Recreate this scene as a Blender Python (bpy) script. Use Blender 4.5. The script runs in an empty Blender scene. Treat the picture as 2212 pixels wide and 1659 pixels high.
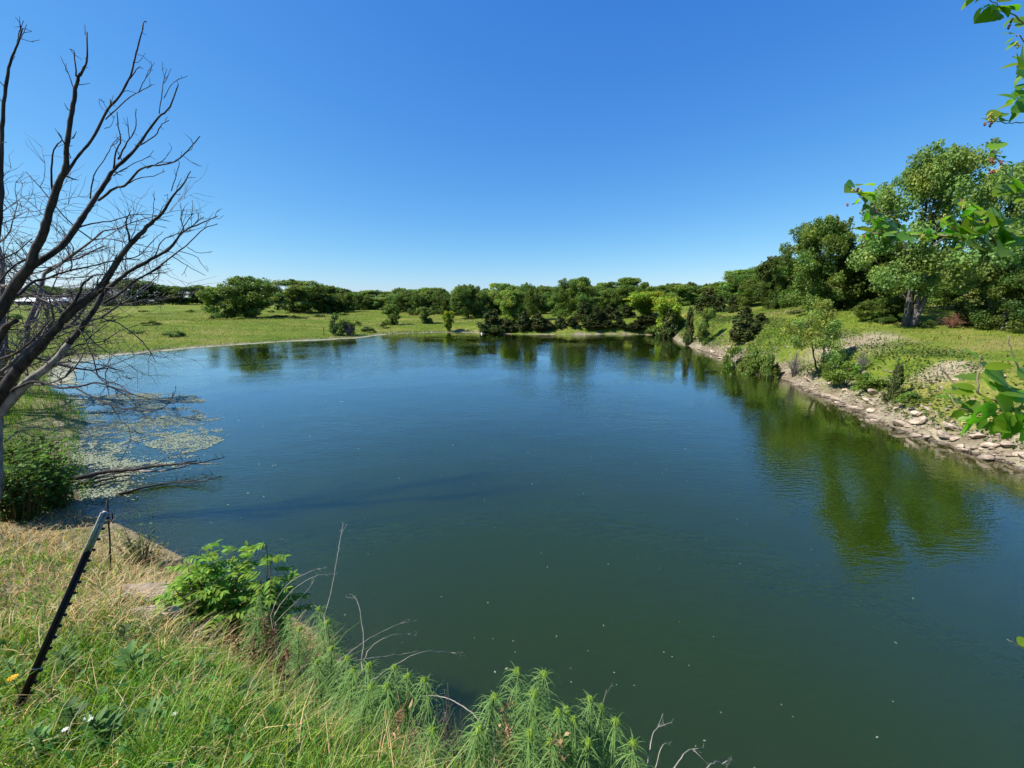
import bpy, math, random
import numpy as np
from mathutils import Vector, Matrix
R = math.radians
rng = np.random.default_rng(7)
random.seed(7)
scene = bpy.context.scene
col = scene.collection

# ------------------------------------------------------------------ camera, sky, sun, exposure
CAM_Z, PITCH, F = 5.0, R(11.74), 864.0            # camera height above the water, tilt, focal length in 2212-px units
cam_d = bpy.data.cameras.new("camera"); cam = bpy.data.objects.new("camera", cam_d); col.objects.link(cam)
cam.location = (0, 0, CAM_Z); cam.rotation_euler = (math.pi/2 - PITCH, 0, 0)
cam_d.sensor_width = 36; cam_d.lens = F/2212*36; cam_d.clip_start = 0.05; cam_d.clip_end = 5000
scene.camera = cam
SUN_EL, SUN_AZ = R(48), R(-102)                     # azimuth from +Y, negative = to the left
world = bpy.data.worlds.new("World"); scene.world = world; world.use_nodes = True
wn = world.node_tree; wn.nodes.clear()
sky = wn.nodes.new("ShaderNodeTexSky"); sky.sky_type = 'NISHITA'; sky.sun_disc = False
sky.sun_elevation = SUN_EL; sky.sun_rotation = SUN_AZ
sky.altitude = 300; sky.air_density = 1.0; sky.dust_density = 0.3; sky.ozone_density = 3.5
bg = wn.nodes.new("ShaderNodeBackground"); bg.inputs[1].default_value = 0.13
wo = wn.nodes.new("ShaderNodeOutputWorld")
sep = wn.nodes.new("ShaderNodeSeparateColor"); cmb = wn.nodes.new("ShaderNodeCombineColor"); wn.links.new(sky.outputs[0], sep.inputs[0])
for ch, (pw, k_) in enumerate(((1.32, .0573), (.90, .147), (.436, .43))):     # deep clear-day blue, paler to the horizon
    a_ = wn.nodes.new("ShaderNodeMath"); a_.operation = 'POWER'; a_.inputs[1].default_value = pw
    b_ = wn.nodes.new("ShaderNodeMath"); b_.operation = 'MULTIPLY'; b_.inputs[1].default_value = k_/.13/1.8
    wn.links.new(sep.outputs[ch], a_.inputs[0]); wn.links.new(a_.outputs[0], b_.inputs[0]); wn.links.new(b_.outputs[0], cmb.inputs[ch])
wn.links.new(cmb.outputs[0], bg.inputs[0]); wn.links.new(bg.outputs[0], wo.inputs[0])
sd = bpy.data.lights.new("sun", 'SUN'); sd.energy = 4.6; sd.angle = R(0.53); sd.color = (1.0, 0.95, 0.86)
sun = bpy.data.objects.new("sun", sd); col.objects.link(sun); sun.location = (-60, 30, 60)
sdir = Vector((math.sin(SUN_AZ)*math.cos(SUN_EL), math.cos(SUN_AZ)*math.cos(SUN_EL), math.sin(SUN_EL)))
sun.rotation_euler = sdir.to_track_quat('Z', 'Y').to_euler()
vs = scene.view_settings; vs.view_transform = 'Standard'; vs.look = 'None'; vs.exposure = 0.85; vs.gamma = 1.0
scene.render.engine = 'CYCLES'
cy = scene.cycles; cy.max_bounces = 7; cy.diffuse_bounces = 3; cy.glossy_bounces = 3; cy.transmission_bounces = 4
cy.caustics_reflective = False; cy.caustics_refractive = False
cy.use_denoising = True; cy.denoiser = 'OPENIMAGEDENOISE'; cy.denoising_input_passes = 'RGB_ALBEDO_NORMAL'; cy.denoising_prefilter = 'NONE'

# ------------------------------------------------------------------ pixel rays -> world points (photo measured at 2212 x 1659)
cp, sp = math.cos(PITCH), math.sin(PITCH)
def ray(px, py):
    u, v = (px-1106)/F, (py-829.5)/F
    return np.array((u, cp - sp*v, -(sp + cp*v)))          # per unit of depth along the lens axis
def at_depth(px, py, D): return np.array((0, 0, CAM_Z)) + ray(px, py)*D
def at_z(px, py, z):
    r = ray(px, py); return np.array((0, 0, CAM_Z)) + r*((z-CAM_Z)/r[2])
def at_y(px, py, Y):
    r = ray(px, py); return np.array((0, 0, CAM_Z)) + r*(Y/r[1])

# ------------------------------------------------------------------ terrain
shore_px = [(180,1100),(150,960),(172,900),(132,860),(96,828),(130,790),(200,771),(300,761),(400,752),(500,745),(600,738),
            (700,733),(770,729),(830,722),(920,719),(1000,718),(1060,721),(1100,722),(1200,723),(1300,722),(1430,724),(1470,740),(1540,765),
            (1590,783),(1640,800),(1700,822),(1750,845),(1800,862),(1850,885),(1900,908),(1950,930),(2050,960),(2130,985),(2212,1010)]
shore = [tuple(at_z(px, py, 0)[:2]) for px, py in shore_px]
shore += [(16.2,7.5),(14.5,4.2),(10,2.4),(5.5,1.9),(2.6,2.1),(1.0,2.6),(-0.6,3.4),(-1.9,4.3),(-3.1,5.3),(-4.9,6.2),(-6.6,7.1),(-8.2,7.9),(-9.6,8.6)]
def catmull(P, n):
    P = np.array(P, float); N = len(P); out = []
    for i in range(N):
        a, b, c, d = P[i-1], P[i], P[(i+1) % N], P[(i+2) % N]
        for k in range(n):
            t = k/n
            out.append(.5*((2*b)+(-a+c)*t+(2*a-5*b+4*c-d)*t*t+(-a+3*b-3*c+d)*t**3))
    return np.array(out)
SH = catmull(shore, 5)
def hash2(ix, iy, seed=0):
    h = (ix*374761393 + iy*668265263 + seed*974634777) & 0x7fffffff
    h = ((h ^ (h >> 13))*1274126177) & 0x7fffffff
    return ((h ^ (h >> 16)) & 0xffff)/65535.0
def vnoise(x, y, seed=0):
    x = np.asarray(x, float); y = np.asarray(y, float)
    ix, iy = np.floor(x).astype(np.int64), np.floor(y).astype(np.int64)
    fx, fy = x-ix, y-iy; fx = fx*fx*(3-2*fx); fy = fy*fy*(3-2*fy)
    a, b = hash2(ix, iy, seed), hash2(ix+1, iy, seed); c, d = hash2(ix, iy+1, seed), hash2(ix+1, iy+1, seed)
    return (a*(1-fx)+b*fx)*(1-fy) + (c*(1-fx)+d*fx)*fy
def fbm(x, y, seed=0, oct=4):
    s, a, t = 0, .5, 0
    for o in range(oct):
        s = s + a*vnoise(x*2**o, y*2**o, seed+o); t += a; a *= .5
    return s/t
def shore_dist(x, y):
    """signed distance to the waterline, positive on land"""
    x = np.asarray(x, float).ravel(); y = np.asarray(y, float).ravel(); out = np.empty(len(x))
    A = SH; B = np.roll(SH, -1, 0); E = B-A; L2 = (E**2).sum(1)+1e-12
    for s in range(0, len(x), 20000):
        px, py = x[s:s+20000, None], y[s:s+20000, None]
        dx, dy = px-A[:, 0], py-A[:, 1]
        t = np.clip((dx*E[:, 0]+dy*E[:, 1])/L2, 0, 1)
        d = np.sqrt(((dx-t*E[:, 0])**2+(dy-t*E[:, 1])**2).min(1))
        cr = ((A[:, 1] > py) != (B[:, 1] > py)) & (px < E[:, 0]*(py-A[:, 1])/np.where(E[:, 1] == 0, 1e-9, E[:, 1]) + A[:, 0])
        out[s:s+20000] = np.where(cr.sum(1) % 2 == 1, -d, d)
    return out
CP = np.array([(0,-3,3.5),(0,.3,3.32),(-.95,1.27,3.17),(-2.5,1.6,2.95),(-3.9,2.6,2.5),(-3.9,3.6,2.0),(-2.4,2.9,2.25),(-.8,1.8,2.85),(-.2,1.47,2.98),
  (1.2,1.1,2.7),(.9,.5,3.1),(4,.3,2.7),(4,-1,3.2),(8,-1,3.1),(-10.3,7.4,1.1),(-7.8,6.4,1.0),(-5.6,5.0,1.5),(-14,9.5,.95),(-8,2,2.5),(-15,3,2.2),(14,-2,3.2),(-6,-4,3.5),(8,-6,3.5),
  (20,8,2.5),(19.5,16.8,2.35),(28,20,3.1),(27.5,27,3.5),(34,27,3.6),(36,36,4.3),(26,35,4.0),(22,36,2.7),(34,50,4.8),(26.5,50,3.1),(30,62,3.8),(19,25,2.0),(23.5,25,2.95),
  (0,70,1.1),(10,72,1.7),(0,90,2.2),(20,90,3),(-20,80,1.5),(-20,70,1.0),(-40,60,1.0),(-45,80,1.6),(-60,60,1.6),(-50,40,.9),(-40,22,.8),(-26,14,.9),(-60,20,2),(-30,0,2.5),
  (-100,150,3.6),(0,150,3.5),(100,150,6),(60,60,5.5),(60,20,4.2),(40,0,3.6),(-120,50,3),(-100,-60,4),(100,-60,4),(0,-60,4),
  (-300,300,4.2),(0,320,4.2),(300,300,7),(-350,0,4),(350,0,6),(0,-350,4)], float)
def _tps(r2): return .5*r2*np.log(r2+1e-9)
_n = len(CP); _sc = 50.0
_X = CP[:, :2]/_sc
_K = _tps(((_X[:, None]-_X[None])**2).sum(2)) + np.eye(_n)*2e-4
_P = np.c_[np.ones(_n), _X]
_W = np.linalg.solve(np.block([[_K, _P], [_P.T, np.zeros((3, 3))]]), np.r_[CP[:, 2], 0, 0, 0])
def plateau(x, y):
    X = np.c_[np.clip(x, -350, 350), np.clip(y, -350, 350)]/_sc; out = np.empty(len(X))
    for s in range(0, len(X), 20000):
        Q = X[s:s+20000]
        out[s:s+20000] = _tps(((Q[:, None]-_X[None])**2).sum(2)) @ _W[:_n] + _W[_n] + Q @ _W[_n+1:]
    return np.clip(out, .35, 8)
def sstep(a, b, t):
    t = np.clip((t-a)/(b-a), 0, 1); return t*t*(3-2*t)
def height(x, y, s=None):
    x = np.atleast_1d(np.asarray(x, float)); y = np.atleast_1d(np.asarray(y, float))
    if s is None: s = shore_dist(x, y)
    h = plateau(x, y)
    w = np.where(y < 6, 2.1, np.where(x > 8, 3.2, 5.0))
    w = np.where((y >= 6) & (y < 9) & (x < 0), 2.1+(y-6)*.96, w)
    rough = (x > 8) & (y > 6) & (y < 60)
    f = np.clip(s/w, 0, 1); f = np.where(rough, f**.8, f*f*(3-2*f)**1.0)
    n1 = fbm(x*.09, y*.09, 3)-.5; n2 = fbm(x*.5, y*.5, 9)-.5; n3 = fbm(x*2.3, y*2.3, 5)-.5
    amp = np.clip(s/4, 0, 1)
    bump = amp*(n1*1.1*np.clip(s/20, 0, 1)+n2*.14) + np.clip(s, 0, 1)*n3*.07 + np.where(rough, np.clip(s/2, 0, 1)*np.clip(1.6-s/4, 0, 1)*n2*.5, 0)
    z = 0.03 + h*f + bump
    return np.where(s > 0, np.maximum(z, .03*np.clip(s*4, 0, 1)), np.maximum(s*.5, -2.5))
def gz(x, y): return float(height([x], [y])[0])
def on_ground(px, py, ymax=200):
    r = ray(px, py); t = np.concatenate([np.linspace(.5, 30, 400), np.linspace(30, ymax, 400)])
    X, Y, Z = r[0]*t, r[1]*t, CAM_Z+r[2]*t
    d = Z-np.maximum(height(X, Y), 0); k = np.argmax(d < 0)
    return np.array((X[k], Y[k], max(height(X[k:k+1], Y[k:k+1])[0], 0)))

# ------------------------------------------------------------------ object / mesh helpers
def mesh_np(name, V, Q=None, T=None, C=None, smooth=False):
    V = np.asarray(V, np.float32); me = bpy.data.meshes.new(name)
    Q = np.zeros((0, 4), np.int32) if Q is None else np.asarray(Q, np.int32)
    T = np.zeros((0, 3), np.int32) if T is None else np.asarray(T, np.int32)
    me.vertices.add(len(V)); me.vertices.foreach_set("co", V.ravel())
    nl = Q.size+T.size; me.loops.add(nl); me.loops.foreach_set("vertex_index", np.concatenate([Q.ravel(), T.ravel()]))
    me.polygons.add(len(Q)+len(T))
    me.polygons.foreach_set("loop_start", np.concatenate([np.arange(len(Q))*4, Q.size+np.arange(len(T))*3]).astype(np.int32))
    if smooth: me.polygons.foreach_set("use_smooth", np.ones(len(Q)+len(T), bool))
    if C is not None:
        a = me.attributes.new("Col", 'FLOAT_COLOR', 'POINT'); C = np.asarray(C, np.float32)
        if C.shape[1] == 3: C = np.c_[C, np.ones(len(C), np.float32)]
        a.data.foreach_set("color", C.ravel().astype(np.float32))
    me.update(calc_edges=True); return me
def obj(name, me, mat=None, parent=None, loc=None):
    o = bpy.data.objects.new(name, me); col.objects.link(o)
    if mat and not me.materials: me.materials.append(mat)
    if parent: o.parent = parent
    if loc is not None: o.location = loc
    return o
def tag(o, label=None, cat=None, group=None, kind=None):
    if label: o['label'] = label
    if cat: o['category'] = cat
    if group: o['group'] = group
    if kind: o['kind'] = kind
    return o
def thing(name, label, cat, loc=(0, 0, 0), rz=0, group=None):
    o = bpy.data.objects.new(name, None); col.objects.link(o); o.empty_display_size = .2
    o.location = loc; o.rotation_euler = (0, 0, rz)
    return tag(o, label, cat, group)
KIDS = {}
def kids(o): return KIDS.get(o.name, [])
def part(name, me, mat, parent):
    o = obj(name, me, mat, parent); KIDS.setdefault(parent.name, []).append(o); return o
def copy_tree(o):
    c = o.copy(); col.objects.link(c)
    for ch in kids(o):
        d = ch.copy(); col.objects.link(d); d.parent = c; KIDS.setdefault(c.name, []).append(d)
    return c
class MB:
    def __init__(s): s.V = []; s.Q = []; s.T = []; s.C = []; s.n = 0
    def add(s, V, Q=None, T=None, C=(1, 1, 1)):
        V = np.asarray(V, float); s.V.append(V)
        if Q is not None and len(Q): s.Q.append(np.asarray(Q, int)+s.n)
        if T is not None and len(T): s.T.append(np.asarray(T, int)+s.n)
        C = np.asarray(C, float); s.C.append(np.tile(C, (len(V), 1)) if C.ndim == 1 else C); s.n += len(V)
    def tube(s, pts, rad, sides=6, C=(1, 1, 1)):
        P = np.asarray(pts, float); r = np.broadcast_to(np.asarray(rad, float), (len(P),))
        T = np.gradient(P, axis=0); T /= np.linalg.norm(T, axis=1)[:, None]+1e-9
        a = np.array((.31, .52, .79)); U = np.cross(T, a); U /= np.linalg.norm(U, axis=1)[:, None]+1e-9; W = np.cross(T, U)
        th = np.arange(sides)*2*math.pi/sides
        V = P[:, None]+r[:, None, None]*(np.cos(th)[None, :, None]*U[:, None]+np.sin(th)[None, :, None]*W[:, None])
        n = len(P); i = np.arange(n-1)[:, None]*sides; k = np.arange(sides)[None]; k2 = (k+1) % sides
        Q = np.stack([i+k, i+k2, i+sides+k2, i+sides+k], -1).reshape(-1, 4)
        V = V.reshape(-1, 3); c0 = n*sides
        V = np.vstack([V, P[:1], P[-1:]])
        kk = np.arange(sides); kn = (kk+1) % sides
        T3 = np.vstack([np.stack([np.full(sides, c0), kn, kk], -1), np.stack([np.full(sides, c0+1), (n-1)*sides+kk, (n-1)*sides+kn], -1)])
        s.add(V, Q, T3, C)
    def box(s, c, d, C=(1, 1, 1), M=None):
        V = np.array([(x, y, z) for x in (-.5, .5) for y in (-.5, .5) for z in (-.5, .5)])*np.array(d)
        if M is not None: V = V @ np.array(M).T
        s.add(V+np.array(c), [(0,1,3,2),(4,6,7,5),(0,4,5,1),(2,3,7,6),(0,2,6,4),(1,5,7,3)], None, C)
    def mesh(s, name, smooth=False):
        return mesh_np(name, np.vstack(s.V), np.vstack(s.Q) if s.Q else None, np.vstack(s.T) if s.T else None, np.vstack(s.C), smooth)
def unit(v): v = np.asarray(v, float); return v/(np.linalg.norm(v, axis=-1, keepdims=True)+1e-9)
def rand_dirs(n, r=None): return unit((r or rng).normal(size=(n, 3)))
def leaf_quads(P, N, A, L, Wd, C, bend=.15):
    """diamond leaves: centre P, normal N, axis A (made perpendicular), length L, width Wd, colour C"""
    A = unit(A-N*(A*N).sum(1)[:, None]); B = np.cross(N, A); L = np.broadcast_to(L, (len(P),))[:, None]; Wd = np.broadcast_to(Wd, (len(P),))[:, None]
    v0 = P-A*L*.5; v2 = P+A*L*.5-N*L*bend; v1 = P-B*Wd*.5+N*Wd*.18; v3 = P+B*Wd*.5+N*Wd*.18
    V = np.stack([v0, v1, v2, v3], 1).reshape(-1, 3)
    return V, np.arange(len(P)*4).reshape(-1, 4), np.repeat(C, 4, 0)
def leaf_shapes(P, A, N, L, Wd, C, n=6, serr=.0, droop=.25, fold=.25):
    """ovate leaves with a folded midrib; P = leaf base, A = direction, N = upper face"""
    A = unit(A); N = unit(N-A*(A*N).sum(1)[:, None]); B = np.cross(A, N)
    t = np.linspace(0, 1, n+1); prof = np.sin(np.pi*t**.72)**.85; prof[0] = .0; prof[-1] = 0
    m = len(P); L = np.broadcast_to(L, (m,)); Wd = np.broadcast_to(Wd, (m,))
    dr = np.broadcast_to(droop, (m,))
    ctr = P[:, None]+A[:, None]*(t[None, :, None]*L[:, None, None])-N[:, None]*(dr[:, None]*t[None]**2*L[:, None])[..., None]
    wob = prof[None]*(1+serr*((np.arange(n+1) % 2)*2-1)[None])
    off = B[:, None]*(wob*Wd[:, None]*.5)[..., None]; up = N[:, None]*(wob*Wd[:, None]*.5*fold)[..., None]
    V = np.stack([ctr-off+up, ctr, ctr+off+up], 2).reshape(m, -1, 3)
    i = np.arange(n)*3
    q = np.concatenate([np.stack([i, i+1, i+4, i+3], -1), np.stack([i+1, i+2, i+5, i+4], -1)])
    Q = (q[None]+(np.arange(m)*(n+1)*3)[:, None, None]).reshape(-1, 4)
    return V.reshape(-1, 3), Q, np.repeat(C, (n+1)*3, 0)
def smooth_line(P, n=4, wob=0., r=None):
    P = np.asarray(P, float)
    if len(P) > 2:
        Q = np.vstack([2*P[0]-P[1], P, 2*P[-1]-P[-2]]); out = []
        for i in range(1, len(Q)-2):
            a, b, c, d = Q[i-1:i+3]
            for k in range(n):
                t = k/n; out.append(.5*((2*b)+(-a+c)*t+(2*a-5*b+4*c-d)*t*t+(-a+3*b-3*c+d)*t**3))
        out.append(P[-1]); P = np.array(out)
    else:
        P = P[0]+(P[-1]-P[0])*np.linspace(0, 1, n+1)[:, None]
    if wob:
        w = (r or rng).normal(size=P.shape)*wob; w[0] = 0; w[-1] *= .3; P = P+w
    return P

# ------------------------------------------------------------------ materials
def new_mat(name):
    m = bpy.data.materials.new(name); m.use_nodes = True; nt = m.node_tree; nt.nodes.clear()
    out = nt.nodes.new("ShaderNodeOutputMaterial"); return m, nt, out
def node(nt, t, **kw):
    n = nt.nodes.new(t)
    for k, v in kw.items(): setattr(n, k, v)
    return n
def leaf_mat(name, trans=.42, rough=.5, spec=.3, objcol=True, tcol=(1.15, 1.25, .55), noise=0):
    m, nt, out = new_mat(name); L = nt.links
    at = node(nt, "ShaderNodeAttribute", attribute_name="Col"); c = at.outputs['Color']
    if objcol:
        oi = node(nt, "ShaderNodeObjectInfo"); mx = node(nt, "ShaderNodeMix", data_type='RGBA', blend_type='MULTIPLY'); mx.inputs[0].default_value = 1
        L.new(c, mx.inputs[6]); L.new(oi.outputs['Color'], mx.inputs[7]); c = mx.outputs[2]
    p = node(nt, "ShaderNodeBsdfPrincipled"); p.inputs['Roughness'].default_value = rough; p.inputs['Specular IOR Level'].default_value = spec
    L.new(c, p.inputs['Base Color'])
    t = node(nt, "ShaderNodeBsdfTranslucent"); mt = node(nt, "ShaderNodeMix", data_type='RGBA', blend_type='MULTIPLY'); mt.inputs[0].default_value = 1
    mt.inputs[7].default_value = (*tcol, 1); L.new(c, mt.inputs[6]); L.new(mt.outputs[2], t.inputs[0])
    ms = node(nt, "ShaderNodeMixShader"); ms.inputs[0].default_value = trans
    L.new(p.outputs[0], ms.inputs[1]); L.new(t.outputs[0], ms.inputs[2]); L.new(ms.outputs[0], out.inputs[0]); return m
def bark_mat(name, c1, c2, scale=8, rough=.85, stretch=(1, 1, .25), bump=.4):
    m, nt, out = new_mat(name); L = nt.links
    tc = node(nt, "ShaderNodeTexCoord"); mp = node(nt, "ShaderNodeMapping"); mp.inputs['Scale'].default_value = stretch
    n = node(nt, "ShaderNodeTexNoise"); n.inputs['Scale'].default_value = scale; n.inputs['Detail'].default_value = 6; n.inputs['Roughness'].default_value = .65
    r = node(nt, "ShaderNodeValToRGB"); r.color_ramp.elements[0].position = .35; r.color_ramp.elements[1].position = .68
    r.color_ramp.elements[0].color = (*c1, 1); r.color_ramp.elements[1].color = (*c2, 1)
    b = node(nt, "ShaderNodeBump"); b.inputs['Strength'].default_value = bump; b.inputs['Distance'].default_value = .03
    p = node(nt, "ShaderNodeBsdfPrincipled"); p.inputs['Roughness'].default_value = rough; p.inputs['Specular IOR Level'].default_value = .25
    L.new(tc.outputs['Object'], mp.inputs[0]); L.new(mp.outputs[0], n.inputs['Vector']); L.new(n.outputs['Fac'], r.inputs[0]); L.new(r.outputs[0], p.inputs['Base Color'])
    L.new(n.outputs['Fac'], b.inputs['Height']); L.new(b.outputs[0], p.inputs['Normal']); L.new(p.outputs[0], out.inputs[0]); return m
M_leaf = leaf_mat("leaf_canopy")
M_cedar = leaf_mat("cedar_foliage", trans=.12, rough=.65, spec=.2)
M_grass = leaf_mat("grass_blades", trans=.35, rough=.55, spec=.25, objcol=False)
M_straw = leaf_mat("straw_blades", trans=.3, rough=.6, spec=.25, objcol=False, tcol=(1.1, 1.0, .75))
M_mul = leaf_mat("mulberry_leaf", trans=.55, rough=.42, spec=.25, objcol=False, tcol=(1.5, 1.9, .3))
M_fern = leaf_mat("weed_foliage", trans=.38, rough=.55, spec=.15, objcol=False)
M_bark = bark_mat("tree_bark", (.05, .042, .035), (.16, .14, .12))
M_dead = bark_mat("dead_bark", (.012, .010, .010), (.075, .06, .052), scale=9)
M_deadpale = bark_mat("weathered_wood", (.10, .085, .075), (.36, .33, .29), scale=9)
M_twig = bark_mat("grey_twigs", (.10, .085, .085), (.2, .17, .165), scale=6, bump=0)
M_stalk = bark_mat("dry_stalk", (.22, .19, .15), (.48, .43, .36), scale=20, bump=0)
M_rock = bark_mat("limestone", (.27, .20, .14), (.62, .50, .38), scale=4, stretch=(1, 1, 1), bump=.8)

# ground: grass colours, bare soil, shore mud from per-vertex masks (R dry, G mud, B bare soil)
def ground_mat():
    m, nt, out = new_mat("ground_cover"); L = nt.links
    at = node(nt, "ShaderNodeAttribute", attribute_name="Col"); sx = node(nt, "ShaderNodeSeparateColor"); L.new(at.outputs['Color'], sx.inputs[0])
    ge = node(nt, "ShaderNodeNewGeometry")
    def noise(sc, det=5, ro=.6, st=(1, 1, 1)):
        n = node(nt, "ShaderNodeTexNoise"); n.inputs['Scale'].default_value = sc; n.inputs['Detail'].default_value = det; n.inputs['Roughness'].default_value = ro
        mp = node(nt, 'ShaderNodeMapping'); mp.inputs['Scale'].default_value = st; L.new(ge.outputs['Position'], mp.inputs[0]); L.new(mp.outputs[0], n.inputs['Vector']); return n.outputs['Fac']
    def ramp(f, stops):
        r = node(nt, "ShaderNodeValToRGB"); e = r.color_ramp.elements
        while len(e) < len(stops): e.new(.5)
        for el, (p, c) in zip(e, stops): el.position = p; el.color = (*c, 1)
        L.new(f, r.inputs[0]); return r.outputs[0]
    def mix(f, a, b):
        x = node(nt, "ShaderNodeMix", data_type='RGBA'); L.new(f, x.inputs[0]); L.new(a, x.inputs[6]); L.new(b, x.inputs[7]); return x.outputs[2]
    big = noise(.16, 6, .65, (.55, 1.5, 1)); fine = noise(9, 4, .7); mid = noise(1.1, 5)
    g = ramp(big, [(.36, (.06, .115, .012)), (.5, (.13, .19, .02)), (.62, (.30, .25, .08))])
    g2 = ramp(mid, [(.35, (.07, .125, .012)), (.62, (.19, .215, .03))])
    x = node(nt, "ShaderNodeMix", data_type='RGBA'); x.inputs[0].default_value = .5; L.new(g, x.inputs[6]); L.new(g2, x.inputs[7]); g = x.outputs[2]
    dry = ramp(mid, [(.3, (.20, .15, .07)), (.7, (.36, .29, .15))])
    c = mix(sx.outputs[0], g, dry)
    soil = ramp(mid, [(.3, (.26, .20, .13)), (.7, (.42, .35, .25))]); c = mix(sx.outputs[2], c, soil)
    mud = ramp(mid, [(.3, (.13, .10, .06)), (.7, (.36, .32, .22))]); c = mix(sx.outputs[1], c, mud)
    f2 = ramp(fine, [(.25, (.55, .55, .55)), (.75, (1.25, 1.25, 1.25))])
    mm = node(nt, "ShaderNodeMix", data_type='RGBA', blend_type='MULTIPLY'); mm.inputs[0].default_value = 1; L.new(c, mm.inputs[6]); L.new(f2, mm.inputs[7])
    p = node(nt, "ShaderNodeBsdfPrincipled"); p.inputs['Roughness'].default_value = .95; p.inputs['Specular IOR Level'].default_value = .1
    b = node(nt, "ShaderNodeBump"); b.inputs['Strength'].default_value = .7; b.inputs['Distance'].default_value = .12
    ad = node(nt, "ShaderNodeMath", operation='ADD'); L.new(fine, ad.inputs[0]); L.new(mid, ad.inputs[1]); L.new(ad.outputs[0], b.inputs['Height'])
    L.new(b.outputs[0], p.inputs['Normal']); L.new(mm.outputs[2], p.inputs['Base Color']); L.new(p.outputs[0], out.inputs[0]); return m
def dryness(x, y):
    n = fbm(x*.8, y*.8, 31); near = (np.hypot(x, y) < 16)
    d = sstep(1.5, 3.0, y+(n-.5)*3.0)
    return np.where(near, np.clip(d, 0, 1), 0)
BARE = [(on_ground(1855, 738), 2.6), (on_ground(1800, 742), 1.5), (on_ground(2050, 800), 1.0)]
def build_ground():
    ang = np.concatenate([np.linspace(-70, 70, 560, endpoint=False), np.linspace(70, 290, 150, endpoint=False)])
    rad = np.concatenate([[.15], np.geomspace(.5, 90, 430), np.geomspace(93, 1800, 60)])
    a = np.radians(ang); X = np.outer(rad, np.sin(a)); Y = np.outer(rad, np.cos(a)); nr, na = X.shape
    x, y = X.ravel(), Y.ravel(); s = shore_dist(x, y); z = height(x, y, s)
    i = np.arange(nr-1)[:, None]*na; k = np.arange(na)[None]; k2 = (k+1) % na
    Q = np.stack([i+k, i+na+k, i+na+k2, i+k2], -1).reshape(-1, 4)
    dry = dryness(x, y)*.9
    left = (x < 0) & (y > 8)
    mw = np.where(left, 1.6, np.where((x > 13) & (y > 6) & (y < 50), .6+.7*fbm(x*.3, y*.3, 8), .5))
    mud = np.clip(1.25-(s+(fbm(x*.7, y*.7, 12)-.5)*1.5)/mw, 0, 1)
    mud = np.where((y < 9) & (x < 12), mud*.5, mud)
    bare = np.zeros(len(x))
    for c, r in BARE:
        d = np.hypot((x-c[0]), (y-c[1])*.8)/r+(fbm(x*.6, y*.6, 44)-.5)*1.1; bare = np.maximum(bare, np.clip(1.5*(1.1-d), 0, 1))
    rb = (x > 12) & (y > 5) & (y < 58); bare = np.maximum(bare, np.where(rb, np.clip(1.5-(s+(fbm(x*.5, y*.5, 17)-.5)*3.5)/np.where(y < 15, .95, .4), 0, .85)*np.where(y > 26, .6, 1), 0))
    me = mesh_np("ground", np.c_[x, y, z], Q, None, np.c_[dry, mud, bare], True)
    o = obj("ground", me, ground_mat()); tag(o, kind="structure"); return o
build_ground()

def water_mat():
    m, nt, out = new_mat("pond_water"); L = nt.links
    ge = node(nt, "ShaderNodeNewGeometry")
    def noise(sc, vec, det=3, ro=.55):
        mp = node(nt, "ShaderNodeMapping"); mp.inputs['Scale'].default_value = vec; mp.inputs['Rotation'].default_value = (0, 0, R(8)); L.new(ge.outputs['Position'], mp.inputs[0])
        n = node(nt, "ShaderNodeTexNoise"); n.inputs['Scale'].default_value = sc; n.inputs['Detail'].default_value = det; n.inputs['Roughness'].default_value = ro
        L.new(mp.outputs[0], n.inputs['Vector']); return n.outputs['Fac']
    r1 = noise(6.5, (.45, 1.3, 1), 3); r2 = noise(1.4, (.5, 1.0, 1), 2); patch = noise(.075, (1, 1.1, 1), 3, .6)
    pr = node(nt, "ShaderNodeMapRange"); pr.inputs[1].default_value = .4; pr.inputs[2].default_value = .6; pr.inputs[3].default_value = .12; pr.inputs[4].default_value = 1.0; L.new(patch, pr.inputs[0])
    ad = node(nt, "ShaderNodeMath", operation='MULTIPLY_ADD'); ad.inputs[1].default_value = 1.3; L.new(r2, ad.inputs[0]); L.new(r1, ad.inputs[2])
    mu = node(nt, "ShaderNodeMath", operation='MULTIPLY'); L.new(ad.outputs[0], mu.inputs[0]); L.new(pr.outputs[0], mu.inputs[1])
    b = node(nt, "ShaderNodeBump"); b.inputs['Strength'].default_value = 1; b.inputs['Distance'].default_value = .012; L.new(mu.outputs[0], b.inputs['Height'])
    at = node(nt, "ShaderNodeAttribute", attribute_name="Col")
    p = node(nt, "ShaderNodeBsdfPrincipled"); p.inputs['Subsurface Weight'].default_value = 1.0; p.inputs['Subsurface Radius'].default_value = (.7, 1.0, .8); p.inputs['Subsurface Scale'].default_value = 6.0; p.inputs['IOR'].default_value = 1.36; p.inputs['Coat Weight'].default_value = 1.0; p.inputs['Coat IOR'].default_value = 1.38; p.inputs['Coat Roughness'].default_value = .03; L.new(b.outputs[0], p.inputs['Coat Normal']); p.inputs['Roughness'].default_value = .03
    L.new(at.outputs['Color'], p.inputs['Base Color']); L.new(b.outputs[0], p.inputs['Normal']); L.new(p.outputs[0], out.inputs[0]); return m
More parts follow.
